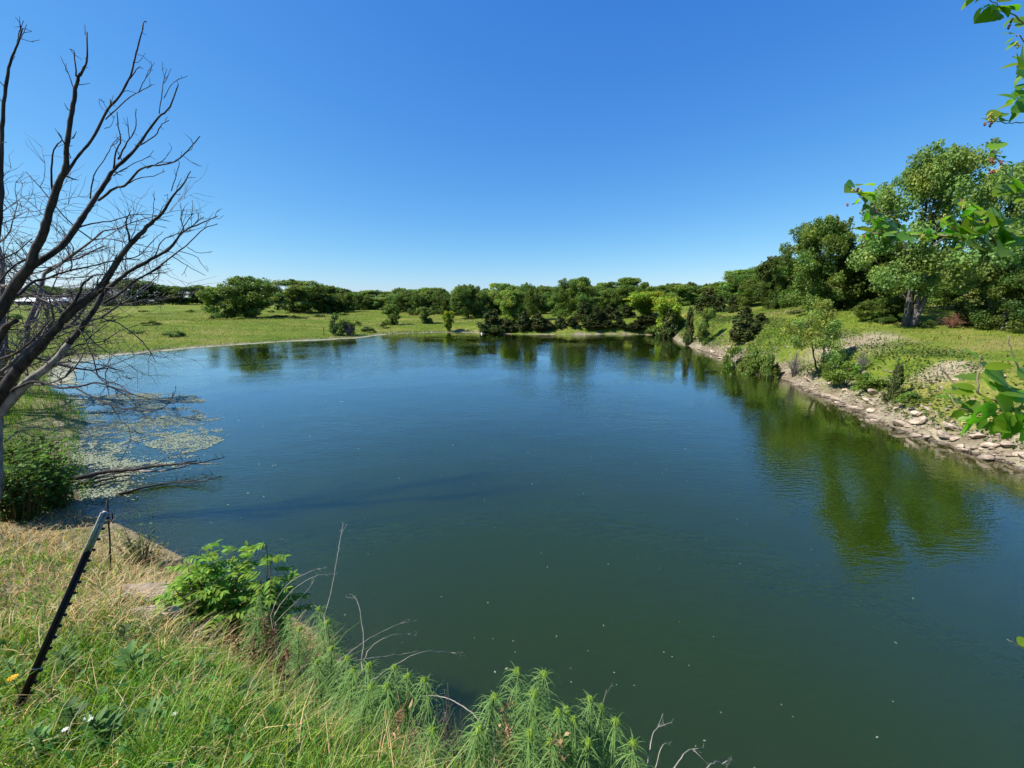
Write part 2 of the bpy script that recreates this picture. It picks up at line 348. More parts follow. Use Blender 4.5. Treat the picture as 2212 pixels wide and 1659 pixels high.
def build_water():
    xs = np.arange(-46, 27, .45); ys = np.concatenate([np.arange(1.5, 20, .3), np.arange(20, 70, .6)])
    X, Y = np.meshgrid(xs, ys); s = shore_dist(X, Y).reshape(X.shape); ny, nx = X.shape
    keep = s < 1.1; cell = keep[:-1, :-1] & keep[1:, :-1] & keep[:-1, 1:] & keep[1:, 1:]
    idx = np.arange(ny*nx).reshape(ny, nx)
    Q = np.stack([idx[:-1, :-1][cell], idx[:-1, 1:][cell], idx[1:, 1:][cell], idx[1:, :-1][cell]], -1)
    use = np.unique(Q); remap = np.full(ny*nx, -1); remap[use] = np.arange(len(use))
    f = (np.exp(np.clip(s, -50, 0).ravel()[use]/.7)*np.where((X.ravel()[use] > 8) & (Y.ravel()[use] > 6), 1, np.where(Y.ravel()[use] > 20, .5, .12)))[:, None]
    deep = np.array((.0150, .0310, .0012)); shal = np.array((.075, .065, .022))
    V = np.c_[X.ravel()[use], Y.ravel()[use], np.zeros(len(use))]; n = len(V); Q = remap[Q]; C = deep*(1-f)+shal*f
    E = np.concatenate([Q[:, [0, 1]], Q[:, [1, 2]], Q[:, [2, 3]], Q[:, [3, 0]]]); key = np.sort(E, 1) @ np.array((n, 1)); _, first, cnt = np.unique(key, return_index=True, return_counts=True)
    B = E[first[cnt == 1]]                                   # the rim, closed down to a floor so the water is a body
    Q = np.vstack([Q, Q[:, ::-1]+n, np.c_[B[:, 1], B[:, 0], B[:, 0]+n, B[:, 1]+n]])
    me = mesh_np("water", np.vstack([V, V-np.array((0, 0, 4.))]), Q, None, np.vstack([C, C]))
    o = obj("water", me, water_mat()); tag(o, kind="structure"); return o
build_water()

# ------------------------------------------------------------------ tree prototypes (unit height)
def crown_from_clusters(cent, rad, n_leaf, size, r, up=.35, flat=.8, base=(.09, .145, .028), var=.35, elong=1.5):
    """leaf cards spread through overlapping clumps; cent (k,3), rad (k,)"""
    k = len(cent); w = rad**2; idx = r.choice(k, n_leaf, p=w/w.sum())
    d = unit(r.normal(size=(n_leaf, 3))); rr = (r.random(n_leaf)**.42)
    P = cent[idx]+d*(rad[idx]*rr)[:, None]*np.array((1, 1, flat))*(1+.18*np.sin(d[:, :1]*7+idx[:, None])*np.cos(d[:, 1:2]*6-idx[:, None]))
    N = unit(d*.9+r.normal(size=(n_leaf, 3))*.75+np.array((0, 0, up)))
    A = r.normal(size=(n_leaf, 3))+np.array((0, 0, -.35))
    L = size*(.6+.8*r.random(n_leaf))
    ck = 1+var*(r.random(k)-.5)*1.5; hue = (r.random(k)-.5)*.5
    C = np.array(base)[None]*(ck[idx]*(1+var*(r.random(n_leaf)-.5)))[:, None]
    C[:, 0] *= 1+hue[idx]*.8; C[:, 2] *= 1-hue[idx]*.5
    return leaf_quads(P, N, A, L*elong, L, C)
def limbs_to(cent, r, base_pts, trunk_top, rt, mb, n=14):
    """limbs reach from the trunk to some of the clumps"""
    sel = r.choice(len(cent), min(n, len(cent)), replace=False)
    for i in sel:
        c = cent[i]; h0 = min(max(c[2]*.55, .12), trunk_top[2]*.95); b = np.array((trunk_top[0]*h0, trunk_top[1]*h0, h0))
        m = b*.45+c*.55+np.array((0, 0, -.03)); mb.tube(smooth_line([b, m, c], 3, .006, r), np.linspace(rt*.42, rt*.1, 7), 5)
def broadleaf(seed, wid=.55, bottom=.12, k=34, n=6000, size=.03, clump=(.10, .17), trunk_r=.022, base=(.135, .205, .036), shape='round', stems=1, elong=1.5):
    r = np.random.default_rng(seed); cent = []; rad = []
    while len(cent) < k:
        d = r.random(); a = r.random()*2*math.pi; h = bottom+(1-bottom)*(r.random()**.85)
        t = (h-bottom)/(1-bottom)
        if shape == 'round': env = math.sqrt(max(0, 1-(abs(t-.42)/.62)**2.4))
        elif shape == 'oval': env = math.sqrt(max(0, 1-(abs(t-.5)/.56)**2))*.95+.05
        elif shape == 'vase': env = (.35+.65*t)*math.sqrt(max(0, 1-(max(0, t-.65)/.42)**2))
        else: env = (1-t)**.6*.9+.1
        env *= wid*(.8+.35*math.sin(a*3+seed)*.5+.2*r.random()); q = math.sqrt(d)*.8+.2*(d > .5)
        cr = clump[0]+(clump[1]-clump[0])*r.random()
        if h+cr*.7 > 1: h = 1-cr*.7
        cent.append((math.cos(a)*max(env-cr*.6, 0)*q, math.sin(a)*max(env-cr*.6, 0)*q, max(h, bottom+cr*.5))); rad.append(cr)
    cent = np.array(cent); rad = np.array(rad)
    # little shoots that break the outline
    ns = k; si = r.choice(k, ns); sd = unit(r.normal(size=(ns, 3))+np.array((0, 0, .6))); c2 = cent[si]+sd*rad[si][:, None]*1.0
    ok = c2[:, 2] > bottom; c2 = c2[ok]; r2 = rad[si][ok]*.38
    V, Q, C = crown_from_clusters(np.vstack([cent, c2]), np.concatenate([rad, r2]), n, size, r, base=base, elong=elong, flat=.95)
    sc_ = wid/np.percentile(np.hypot(V[:, 0], V[:, 1]), 98.5); V[:, :2] *= sc_; V[:, 2] = .0+(V[:, 2])/np.percentile(V[:, 2], 99.7)
    mb = MB()
    for sidx in range(stems):
        o = np.array(((sidx-(stems-1)/2)*.05, (r.random()-.5)*.04, 0)); top = np.array((o[0]*3+(r.random()-.5)*.08, (r.random()-.5)*.08, .72))
        rr = trunk_r/(stems**.5)
        mb.tube(smooth_line([o-np.array((0, 0, .04)), o*.9+np.array((0, 0, .02)), o*1.5+np.array((.01, 0, .25)), top*.7+np.array((0, 0, .0)), top], 3, .004, r), np.linspace(rr*1.3, rr*.25, 13), 7)
    limbs_to(cent, r, None, np.array((.02, .02, .7)), trunk_r, mb, 16)
    return mesh_np("crown", V, Q, None, C), mb.mesh("trunk", True)
def cedar(seed, wid=.32, n=5200, size=.03, base=(.075, .118, .036), ragged=.3, fill=1.0):
    r = np.random.default_rng(seed); k = 70; cent = []; rad = []; ax = []
    for i in range(k):
        h = .03+.92*(i+.5)/k; a = r.random()*6.283; env = wid*((1-h)**.75*.9+.04)*(1-ragged*.5+ragged*r.random())
        q = r.random()**.5
        cent.append((math.cos(a)*env*q, math.sin(a)*env*q, h)); rad.append(.035+.06*(1-h)); ax.append((math.cos(a)*.55, math.sin(a)*.55, 1.0))
    cent = np.array(cent); rad = np.array(rad); ax = unit(np.array(ax))
    w = rad**1.6; idx = r.choice(k, n, p=w/w.sum()); u = (r.random(n)-.35)
    d = r.normal(size=(n, 3))*.42
    P = cent[idx]+ax[idx]*(u*rad[idx]*2.4)[:, None]+d*rad[idx][:, None]*(1.1-u[:, None]*.9)
    P[:, 2] = np.clip(P[:, 2], .0, 1.0)
    N = unit(r.normal(size=(n, 3))+d); A = ax[idx]+r.normal(size=(n, 3))*.35
    ck = 1+.5*(r.random(k)-.5); C = np.array(base)[None]*(ck[idx]*(.75+.5*r.random(n)))[:, None]; C[:, 0] *= 1+.5*(r.random(k)[idx]-.3)
    L = size*(.7+.7*r.random(n)); V, Q, C = leaf_quads(P, N, A, L*2.2, L*.75, C)
    mb = MB(); mb.tube([(0, 0, -.03), (.005, 0, .3), (0, .005, .9)], [.022, .016, .004], 6)
    return mesh_np("crown", V, Q, None, C), mb.mesh("trunk", True)
def shrub(seed, wid=.75, k=22, n=2600, size=.06, clump=(.16, .28), base=(.12, .185, .04), n_stem=7, flat=.85, elong=1.6):
    r = np.random.default_rng(seed); a = r.random(k)*6.283; q = np.sqrt(r.random(k)); rad = clump[0]+(clump[1]-clump[0])*r.random(k)
    hmax = np.sqrt(np.clip(1-(q*.85)**2, .1, 1)); h = rad*.6+(hmax-rad*.95)*r.random(k)**.6; h = np.maximum(h, rad*.5)
    cent = np.c_[np.cos(a)*q*(wid-rad*.5), np.sin(a)*q*(wid-rad*.5), h]
    V, Q, C = crown_from_clusters(cent, rad, n, size, r, base=base, flat=flat, elong=elong)
    mb = MB()
    for i in r.choice(k, n_stem, replace=False):
        c = cent[i]; mb.tube(smooth_line([np.array((c[0]*.12, c[1]*.12, -.05)), c*np.array((.6, .6, .55)), c], 3, .012, r), np.linspace(.022, .006, 7), 5)
    return mesh_np("crown", V, Q, None, C), mb.mesh("stem", True)
def bare_brush(seed, n=60, wid=.7):
    r = np.random.default_rng(seed); mb = MB()
    for i in range(n):
        a = r.random()*6.283; q = r.random()*wid; t = np.array((math.cos(a)*q, math.sin(a)*q, (1-.5*q)*(.5+.5*r.random())))
        P = smooth_line([np.array((math.cos(a)*.08, math.sin(a)*.08, -.03)), t*np.array((.45, .45, .7)), t], 3, .03, r); mb.tube(P, np.linspace(.012, .005, len(P)), 4)
        for k in range(3):
            b = P[r.integers(3, len(P))]; e = b+unit(r.normal(size=3)+np.array((0, 0, .5)))*(.1+.2*r.random()); mb.tube([b, (b+e)/2+r.normal(size=3)*.015, e], [.006, .005, .003], 3)
    return mb.mesh("twigs")
G = (.05, .09, .02)
PROTO = {}
def proto(kind, makers, mats, names):
    PROTO[kind] = [(mk(), mats, names) for mk in makers]
lm = (M_leaf, M_bark); nm = ("crown", "trunk")
proto('round', [lambda s=s: broadleaf(s, .62, .015, 70, 22000, .021, (.08, .15)) for s in (1, 2, 3)], lm, nm)
proto('oval', [lambda s=s: broadleaf(s, .36, .02, 56, 17000, .02, (.06, .12), shape='oval') for s in (11, 12, 13)], lm, nm)
proto('feather', [lambda s=s: broadleaf(s, .60, .03, 80, 20000, .017, (.06, .12), shape='vase', stems=2, elong=2.2) for s in (21, 22)], lm, nm)
proto('willow', [lambda s=s: broadleaf(s, .5, .05, 50, 9500, .02, (.07, .14), shape='vase', stems=3, elong=3.2) for s in (31, 32)], lm, nm)
proto('cottonwood', [lambda: broadleaf(41, .46, .17, 70, 34000, .0125, (.045, .1), trunk_r=.014, shape='oval', elong=1.2)], lm, nm)
proto('bigtree', [lambda s=s: broadleaf(s, .58, .03, 100, 42000, .0145, (.055, .125), shape='round') for s in (51, 52)], lm, nm)
proto('cedar', [lambda s=s: cedar(s, w) for s, w in ((61, .34), (62, .42), (63, .28))], (M_cedar, M_bark), nm)
proto('shrub', [lambda s=s: shrub(s) for s in (71, 72, 73)], lm, ("crown", "stem"))
USED = {}
def plant(kind, var, px, top, halfw, Y, tint, name, label, cat="tree", group=None, base=None, rot=None):
    """put a tree so its crown top is seen at (px, top) standing Y metres ahead; tint multiplies the leaf colour"""
    if base is not None: g = on_ground(px, base) if Y is None else at_y(px, base, Y); x, Y = g[0], g[1]
    else: x = at_y(px, top, Y)[0]
    z = gz(x, Y); zt = at_y(px, top, Y)[2]; H = max(zt-z, .4)
    depth = Y*cp-(z+H/2-CAM_Z)*sp; wm = halfw/F*depth*(1.22 if kind in ('round', 'oval', 'feather', 'willow') and Y > 50 else 1.12)
    (m0, m1), mats, names = PROTO[kind][var % len(PROTO[kind])]
    native = {'round': .62, 'oval': .36, 'feather': .6, 'willow': .5, 'cottonwood': .46, 'bigtree': .58, 'cedar': (.34, .42, .28)[var % 3], 'shrub': .75}[kind]
    key = (kind, var % len(PROTO[kind]))
    if key in USED: t = copy_tree(USED[key]); t.name = name
    else:
        t = thing(name, label, cat); part(names[1], m1, mats[1], t); part(names[0], m0, mats[0], t); USED[key] = t
    t['label'] = label; t['category'] = cat
    if group: t['group'] = group
    elif 'group' in t: del t['group']
    t.location = (x, Y, z); t.rotation_euler = (0, 0, rng.random()*6.28 if rot is None else rot)
    sxy = wm/native; t.scale = (sxy, sxy, H)
    for ch in kids(t):
        if ch.name.startswith('crown'): ch.color = (*tint, 1)
    return t
A_ = lambda v, h=0: (v*(1+h), v, v*(1-h*.3))
A0_ = A_
A_ = lambda v, h=0: A0_(v*1.15, h)
GW = "trees in the wood behind the pond"
# (kind, variant, px, top, half width, Y, tint, name, label, cat, group)
TREES = [
 ('round',0,519,598,63,80,A_(.85),'round_tree','big round dark tree standing alone in the left meadow',None),
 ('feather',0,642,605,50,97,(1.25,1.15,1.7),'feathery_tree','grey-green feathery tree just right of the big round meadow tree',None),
 ('round',1,281,603,58,135,A_(.6),'dark_tree','dark tree behind the dead tree branches at left meadow edge',None),
 ('round',2,368,619,42,140,A_(.75),'meadow_tree','low dark tree between the dead tree tips and the big round tree',None),
 ('round',0,430,617,30,145,A_(.8),'meadow_tree','small tree touching left side of the big round meadow tree',None),
 ('round',1,90,616,40,150,A_(.75),'meadow_tree','tree behind the white roofed shed on far left',None),
 ('round',2,180,622,40,150,A_(.75),'meadow_tree','low tree right of the white roofed shed on far left',None),
 ('round',0,8,622,50,150,A_(.7),'meadow_tree','tree at the left edge of the photo above the shed',None),
 ('oval',0,712,620,24,112,(1.0,.9,.9),'wood_tree','thin grey-brown tree beside the feathery tree',None),
 ('round',1,872,632,34,100,A_(.65),'wood_tree','dark tree at wood edge behind the small bright meadow tree',None),
 ('oval',1,938,622,24,108,A_(.9),'wood_tree','leafy tree with pointed top left of the big dark wood tree',None),
 ('bigtree',0,1010,616,40,84,(.9,.9,1.0),'dark_tree','big dark domed tree at meadow edge left of the pale tree',None),
 ('oval',2,1052,627,18,118,A_(1.1,.1),'wood_tree','light green tree just left of the pale thin tree',None),
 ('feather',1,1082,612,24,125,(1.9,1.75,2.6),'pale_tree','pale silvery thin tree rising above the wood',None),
 ('oval',0,1108,629,26,68,(1.25,1.15,.9),'shore_tree','light green leafy tree standing at the far waterline',None),
 ('round',2,1142,613,24,74,A_(.7),'shore_tree','dark upright tree directly right of light green shore tree',None),
 ('round',0,1182,619,32,112,A_(1.15,.1),'wood_tree','light green tree behind gap of sunny meadow',None),
 ('bigtree',1,1246,601,50,71,A_(.85),'tall_tree','tallest broad tree on the far shore centre',None),
 ('round',1,1305,620,30,100,A_(1.1,.08),'wood_tree','light green tree right of the tallest far shore tree',None),
 ('oval',1,1358,601,40,98,A_(.8),'wood_tree','dark twin topped tree behind bright round tree on far shore',None),
 ('round',2,1345,616,36,84,A_(1.1,.1),'bright_tree','bright green round tree in front of the twin topped dark tree',None),
 ('willow',0,1398,630,40,65,(2.1,1.75,1.0),'willow_tree','yellow-green willow with spreading crown on far shore',None),
 ('willow',1,1452,642,34,58,(1.9,1.6,1.0),'willow_tree','smaller yellow-green willow at far right corner of the pond',None),
 ('round',0,1440,617,46,110,A_(.85),'wood_tree','rounded tree behind the two willows',None),
 ('round',1,1478,614,44,92,A_(.85),'wood_tree','dark round tree behind the smaller willow',None),
 ('oval',2,1552,611,36,76,A_(1.1,.06),'hill_tree','light green tree where the hillside wood begins to rise',None),
 ('round',2,1626,592,50,55,A_(.95),'hill_tree','broad tree on hillside left of the big leafy trees',None),
 ('bigtree',0,1690,556,46,47,A_(.95,.08),'hill_tree','tree stepping up the hill beside the large dark hollow tree',None),
 ('bigtree',1,1782,476,76,36,A_(.9,.1),'large_tree','large leafy tree with dark hollow left of the cottonwood',None),
 ('bigtree',0,1900,520,74,35,A_(.8,.05),'large_tree','large dark tree directly behind left side of the cottonwood',None),
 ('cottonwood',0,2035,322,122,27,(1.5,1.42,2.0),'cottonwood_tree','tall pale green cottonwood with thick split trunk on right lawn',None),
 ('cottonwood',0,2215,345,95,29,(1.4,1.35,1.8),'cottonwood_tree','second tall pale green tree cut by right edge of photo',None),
 ('bigtree',1,2090,545,80,36,A_(.6),'dark_tree','dark tree behind the cottonwood trunk on its right',None),
 ('bigtree',0,2235,545,80,35,A_(.8),'dark_tree','dark tree behind the lawn at the right photo edge',None),
 ('round',1,2200,575,58,24,(1.1,1.15,1.5),'grey_green_tree','grey-green low tree on the lawn at right photo edge',None),
 ('round',2,1920,640,46,29,A_(.65),'low_tree','low dark tree beneath the cottonwood crown left of its trunk',None),
 ('oval',0,845,657,15,70,A_(1.0,.1),'small_tree','small bright upright tree alone in the meadow by far shore',None),
 ('feather',0,918,663,17,72,A_(.9),'small_tree','small flat topped tree in meadow right of the bright small tree',None),
 ('willow',0,968,672,13,66,(1.9,1.5,1.2),'shore_shrub','thin yellowish shrub standing at the far waterline',None),
 ('oval',1,1527,666,18,42,A_(1.35,.15),'small_tree','small bright green tree on right bank before the cedars',None),
]
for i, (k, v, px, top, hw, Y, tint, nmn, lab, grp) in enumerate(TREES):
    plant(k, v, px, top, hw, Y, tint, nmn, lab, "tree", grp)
CED = [(1063,668,34,64,.9,'dark cedar bush at far waterline left of light green shore tree'),(1130,672,26,63.5,.7,'dark cedar at far waterline below the dark upright tree'),
 (1163,676,24,63.5,.75,'spreading cedar at left side of the sunny meadow gap'),(1209,682,18,64,.9,'low cedar at right side of the sunny meadow gap'),
 (1262,650,24,66,.75,'dark cedar beneath the tallest far shore tree'),(1290,660,22,64,.7,'cedar right of the one beneath the tallest tree'),
 (1322,652,24,66,.8,'dark cedar beneath the bright round tree'),(1356,658,24,66,.65,'darkest cedar beside the yellow-green willow'),
 (1400,676,26,63,.6,'low dark cedar under the yellow-green willow'),(1448,664,24,56,1.0,'olive cedar under the smaller willow'),
 (1493,662,16,46,.95,'slim cedar on right bank at the pond corner'),(1532,622,26,57,.9,'brownish tall cedar at the head of the right bank'),
 (1556,640,18,55,.8,'dark cedar beside the brownish tall cedar'),(1584,636,19,52,.85,'upright cedar left of the big bank cedar'),
 (1612,662,30,36,.85,'big dark cedar on the right bank casting a shadow'),(1645,676,20,37,.8,'smaller cedar touching right side of the big bank cedar'),
 (1945,784,21,17,.95,'small ragged cedar among rocks on the right bank'),(2112,622,30,26,1.2,'young light cedar right of the cottonwood trunk'),
 (1180,690,20,63.5,.65,'low dark cedar at the waterline below the sunny meadow gap'),(1236,684,20,63.5,.6,'low dark cedar at the waterline left of the tallest far tree foot'),(1278,690,22,63.3,.6,'wide low cedar at the waterline right of the tallest far tree foot'),(1310,690,20,63.2,.65,'low cedar at the waterline below the bright round tree'),(1340,688,22,63,.55,'black green low cedar at waterline under the twin topped tree'),(1375,692,20,62.5,.6,'low cedar at the waterline left of the willow foot'),(1098,690,22,63.8,.6,'low dark cedar at waterline under light green shore tree'),
 (1715,690,5,44,.9,'tiny cedar seedling on the sunny right slope')]
for i, (px, top, hw, Y, t, lab) in enumerate(CED):
    plant('cedar', i, px, top, hw, Y, (t*1.1, t*1.0, t*.9), 'cedar_tree', lab, "cedar")
SHR = [(728,676,16,57,(.8,.9,1.2),'grey-green shrub by pond on the left meadow shore'),(752,690,14,58,(1.5,1.35,.9),'pale shrub behind the grey-green meadow shore shrub'),
 (826,695,8,66,(.9,.85,.8),'small dark shrub left of the bright small meadow tree'),(1595,745,24,30,(1.3,1.25,1.1),'low green shrub on right bank below the big cedar'),
 (1640,752,28,27.5,(1.25,1.25,1.1),'wide green shrub on right bank left of the sapling clump'),(1672,768,18,26,(1.3,1.2,1.1),'small green shrub on the waterline left of the sapling clump'),
 (1838,782,36,20.5,(1.35,1.4,1.0),'bright green bush on rocky bank right of the sapling clump'),(1880,805,30,19,(1.3,1.35,1.0),'lower bright green bush left of the small ragged cedar'),
 (1978,850,28,16,(1.5,1.45,1.2),'low pale green bush on rocks right of the small cedar'),(1808,765,18,22,(1.1,1.2,1.0),'green bush directly behind the sapling trunks'),
 (2008,690,14,26,(.7,.7,.7),'small dark shrub at the cottonwood foot'),(1905,680,20,28.5,(.8,.8,.8),'dark shrub below the low dark tree on the lawn'),
 (1065,700,30,63.5,(.6,.65,.7),'dark brush along far waterline below cedar bush'),(1420,700,20,60,(.9,.9,.9),'low brush on far pond corner below the willow'),
 (600,690,16,82,(.7,.8,.6),'low bush at right foot of the big round tree')]
for i, (px, top, hw, Y, t, lab) in enumerate(SHR):
    plant('shrub', i, px, top, hw, Y, t, 'leafy_shrub', lab, "shrub")
# wood behind: repeats nothing tells apart
k = 0
for (x0, x1, step, ty, Y0) in [(440,720,19,625,140),(690,960,14,635,98),(690,960,15,627,120),(900,1100,15,633,88),(900,1100,15,626,115),(1060,1500,18,634,84),(1080,1500,18,621,112),(1470,1640,24,612,82),(1600,1760,30,588,64),(1640,1860,40,575,75),(1840,2300,45,570,62)]:
    px = x0
    while px < x1:
        Y = Y0*(1+.18*rng.random()); vv = int(rng.integers(0, 3)); kd = ['round', 'oval', 'round', 'feather'][int(rng.integers(0, 4))]
        tt = 1.1+.6*rng.random(); far = x0 < 1500
        plant(kd, vv, px, ty+rng.normal()*5, 15+9*rng.random() if far else 38, Y, (tt*(.95+.2*rng.random()), tt, tt*(1.0+.3*rng.random())), 'wood_tree',
              'green tree in the dense wood along the horizon beyond the pond' if far else 'green tree in the dense wood rising behind the right hill',
              "tree", GW if far else "trees in the wood behind the right hill")
        px += step*(.7+.6*rng.random())
    k += 1
for i in range(26):                                   # dark weed clumps dotted over the far-left meadow
    px = 40+i*36+rng.normal()*14; Y = (62+40*rng.random()) if px > 420 else (48+50*rng.random()); p_ = at_y(px, 700, Y)
    if shore_dist([p_[0]], [Y])[0] < 2: continue
    z_ = gz(p_[0], Y); hh = .35+.5*rng.random(); tp = 829.5+F*((CAM_Z-z_-hh)*cp-Y*sp)/(Y*cp+(CAM_Z-z_-hh)*sp)
    tq = .6+.8*rng.random(); plant('shrub', i, px, tp, F*(.5+.7*rng.random())/Y, Y, (tq*1.1, tq, tq*.8), 'weed_clump', 'low weed clump growing in the left meadow grass', 'weed', 'weed clumps in the left meadow')
# bare grey brush
BB = [(bare_brush(81), 0)]
def brush(px, top, hw, Y, label, mat=None, wid=.7):
    p = at_y(px, top, Y); z = gz(p[0], Y); o = obj('bare_brush', BB[0][0], M_twig, None, (p[0], Y, z)); s = hw/F*Y*cp/wid
    o.scale = (s, s, max(p[2]-z, .3)); o.rotation_euler[2] = rng.random()*6; tag(o, label, 'brush'); return o
brush(1722, 758, 20, 25, 'dark grey bare bush left of the sapling trunks')
brush(752, 697, 16, 57, 'grey bare brush against the meadow shore shrub')
brush(1868, 758, 16, 21, 'grey bare brush behind the bright green bush')
b = brush(2062, 676, 26, 25.5, 'reddish brown dead brush right of the cottonwood trunk')
mred = bark_mat("rusty_brush", (.16, .07, .04), (.3, .15, .09), bump=0); b.material_slots[0].link = 'OBJECT'; b.material_slots[0].material = mred

# cottonwood: thick split trunk with two broken stubs, a part of the tree
cw = USED[('cottonwood', 0)]
mb = MB()
Hc = cw.scale[2]; sx_ = cw.scale[0]
def cwl(pts, r0, r1): 
    P = smooth_line(np.array(pts)*.75, 3, .015); r0 *= .72; r1 *= .72; mb.tube(P/np.array((sx_, sx_, Hc)), np.linspace(r0, r1, len(P))/sx_, 8)
cw.rotation_euler[2] = 0
cwl([(-.25,0,-.2),(-.2,0,1.5),(-.1,.1,3.5),(.1,0,6.5),(.5,.1,9.5)], .30, .13)
cwl([(.25,-.1,-.2),(.3,-.15,1.6),(.55,-.1,3.6),(.9,.2,6.3),(1.8,.3,9.5)], .27, .11)
cwl([(.3,-.25,-.2),(.55,-.3,1.4),(.95,-.35,3.0)], .25, .17)
cwl([(-.35,-.2,-.2),(-.55,-.25,1.2),(-.62,-.25,2.4)], .22, .13)
cwl([(.0,.1,4.5),(-1.2,.2,6.5),(-2.4,.3,8)], .2, .08)
part('stem', mb.mesh("stem", True), M_bark, cw); mb = None

# ------------------------------------------------------------------ foreground / meadow grasses
def blades(x, y, z, L, w, lean, C, jit=.5, seg=3, wind=(.05, -.02)):
    n = len(x); a = rng.random(n)*6.283
    d = np.c_[np.cos(a), np.sin(a), np.zeros(n)]*(.4+.6*rng.random(n))[:, None]+np.array((*wind, 0)); fa = rng.random(n)*6.283
    B = np.c_[np.cos(fa), np.sin(fa), np.zeros(n)]; t = np.linspace(0, 1, seg+1)
    lean = np.broadcast_to(lean, (n,))
    base = np.c_[x, y, z]
    up = np.array((0, 0, 1.))
    c = base[:, None]+up*(L[:, None]*(t-.45*lean[:, None]*t**2.4))[..., None]+d[:, None]*(L*lean)[:, None, None]*(t**1.8)[None, :, None]
    ww = (np.broadcast_to(w, (n,))[:, None]*(1-.85*t**1.5)[None])[..., None]*.5
    V = np.stack([c-B[:, None]*ww, c+B[:, None]*ww], 2).reshape(n, -1, 3)
    i = np.arange(seg)*2; q = np.stack([i, i+1, i+3, i+2], -1)
    Q = (q[None]+(np.arange(n)*(seg+1)*2)[:, None, None]).reshape(-1, 4)
    return V.reshape(-1, 3), Q, np.repeat(C, (seg+1)*2, 0)
def scatter(n, r0, r1, a0, a1, pw=1.0):
    r = r0*(r1/r0)**(rng.random(n)**pw); a = np.radians(a0+(a1-a0)*rng.random(n)); return r*np.sin(a), r*np.cos(a)
def tint(n, base, var=.25, hue=.15):
    C = np.tile(np.array(base), (n, 1))*(1+var*(rng.random(n)*2-1))[:, None]; h = (rng.random(n)*2-1)*hue; C[:, 0] *= 1+h; C[:, 2] *= 1-h; return C
def make_grass():
    x, y = scatter(150000, .9, 15, -66, 42); x2, y2 = scatter(45000, 1.5, 6, -50, 25); x = np.r_[x, x2]; y = np.r_[y, y2]; s = shore_dist(x, y); keep = (s > .12) & (y > .4); x, y, s = x[keep], y[keep], s[keep]
    z = height(x, y, s); d = dryness(x, y); cl = fbm(x*2.2, y*2.2, 51); cl2 = fbm(x*.9, y*.9, 77)
    dr = rng.random(len(x)) < np.clip(d*.74+.08+(cl2-.5)*1.6, .05, .93)
    r = np.hypot(x, y); edge = 1+.9*np.exp(-((s-.9)/.8)**2)*(y < 7)
    Lg = (.06+.14*rng.random(len(x)))*(.35+1.5*cl**1.5)*np.where(r > 6, 1.3, 1)*edge*(1+.9*(rng.random(len(x)) < .06))
    g = ~dr
    V, Q, C = blades(x[g], y[g], z[g], Lg[g], .0035+.0011*r[g], .55+.5*rng.random(g.sum()), tint(g.sum(), (.165, .285, .03), .5, .35))
    tag(obj("green_grass", mesh_np("green_grass", V, Q, None, C), M_grass), "long green grass covering the near bank", "grass", kind="stuff")
    Ls = (.08+.18*rng.random(len(x)))*(.6+.8*cl)*edge
    V, Q, C = blades(x[dr], y[dr], z[dr], Ls[dr], .003+.001*r[dr], .7+.6*rng.random(dr.sum()), tint(dr.sum(), (.54, .41, .20), .5, .22))
    tag(obj("dry_grass", mesh_np("dry_grass", V, Q, None, C), M_straw), "straw coloured dry grass mixed through the near bank", "grass", kind="stuff")
    # broad little herbs between the blades
    n = 3800; x, y = scatter(n, 1.1, 8, -64, 20); s = shore_dist(x, y); cl = fbm(x*1.6, y*1.6, 91); kp = (s > .2) & (cl > .52) & (dryness(x, y) < .8); x, y, s = x[kp], y[kp], s[kp]; z = height(x, y, s)
    n = len(x); hh = .03+.16*rng.random(n); N = unit(rng.normal(size=(n, 3))*.6+np.array((0, 0, 1))); A = rng.normal(size=(n, 3))
    V, Q, C = leaf_shapes(np.c_[x, y, z+hh], A, N, .02+.025*rng.random(n), .012+.013*rng.random(n), tint(n, (.10, .22, .04), .3, .2), 4)
    tag(obj("low_herbs", mesh_np("low_herbs", V, Q, None, C), M_grass), "small broad leaved herbs growing low among the near grass", "herbs", kind="stuff")
make_grass()
def meadow(name, label, n, polyx, polyy, L0, w0, cond, base, dryb, fr=.3):
    x = polyx[0]+(polyx[1]-polyx[0])*rng.random(n); y = polyy[0]+(polyy[1]-polyy[0])*rng.random(n); s = shore_dist(x, y); k = cond(x, y, s); x, y, s = x[k], y[k], s[k]
    z = height(x, y, s); cl = fbm(x*.25, y*.25, 61); n = len(x); L = L0*(.5+rng.random(n))*(.4+1.1*cl)
    pt = fbm(x*.12, y*.3, 66); C = tint(n, base, .3, .2)*(.42+1.15*fbm(x*.14, y*.5, 67))[:, None]; d = rng.random(n) < np.clip(fr*cl*2+(pt-.5)*2.2, .03, .9); C[d] = tint(d.sum(), dryb, .25, .1)
    V, Q, C = blades(x, y, z-.02, L, w0*(.6+.8*rng.random(n)), .5+.4*rng.random(n), C, seg=2)
    tag(obj(name, mesh_np(name, V, Q, None, C), M_grass), label, "grass", kind="stuff")
meadow("lawn_grass", "short sunny grass on the right lawn above the rocks", 110000, (15, 46), (10, 60), .12, .022, lambda x, y, s: (s > .35) & (x > 14) & (rng.random(len(x)) < np.clip((s-.3)/1.6, .25, 1)), (.15, .205, .022), (.34, .28, .12), .3)
meadow("meadow_grass", "grass of the left meadow beyond the pond", 100000, (-75, 30), (22, 100), .25, .05, lambda x, y, s: (s > .8), (.15, .205, .022), (.34, .28, .13), .35)
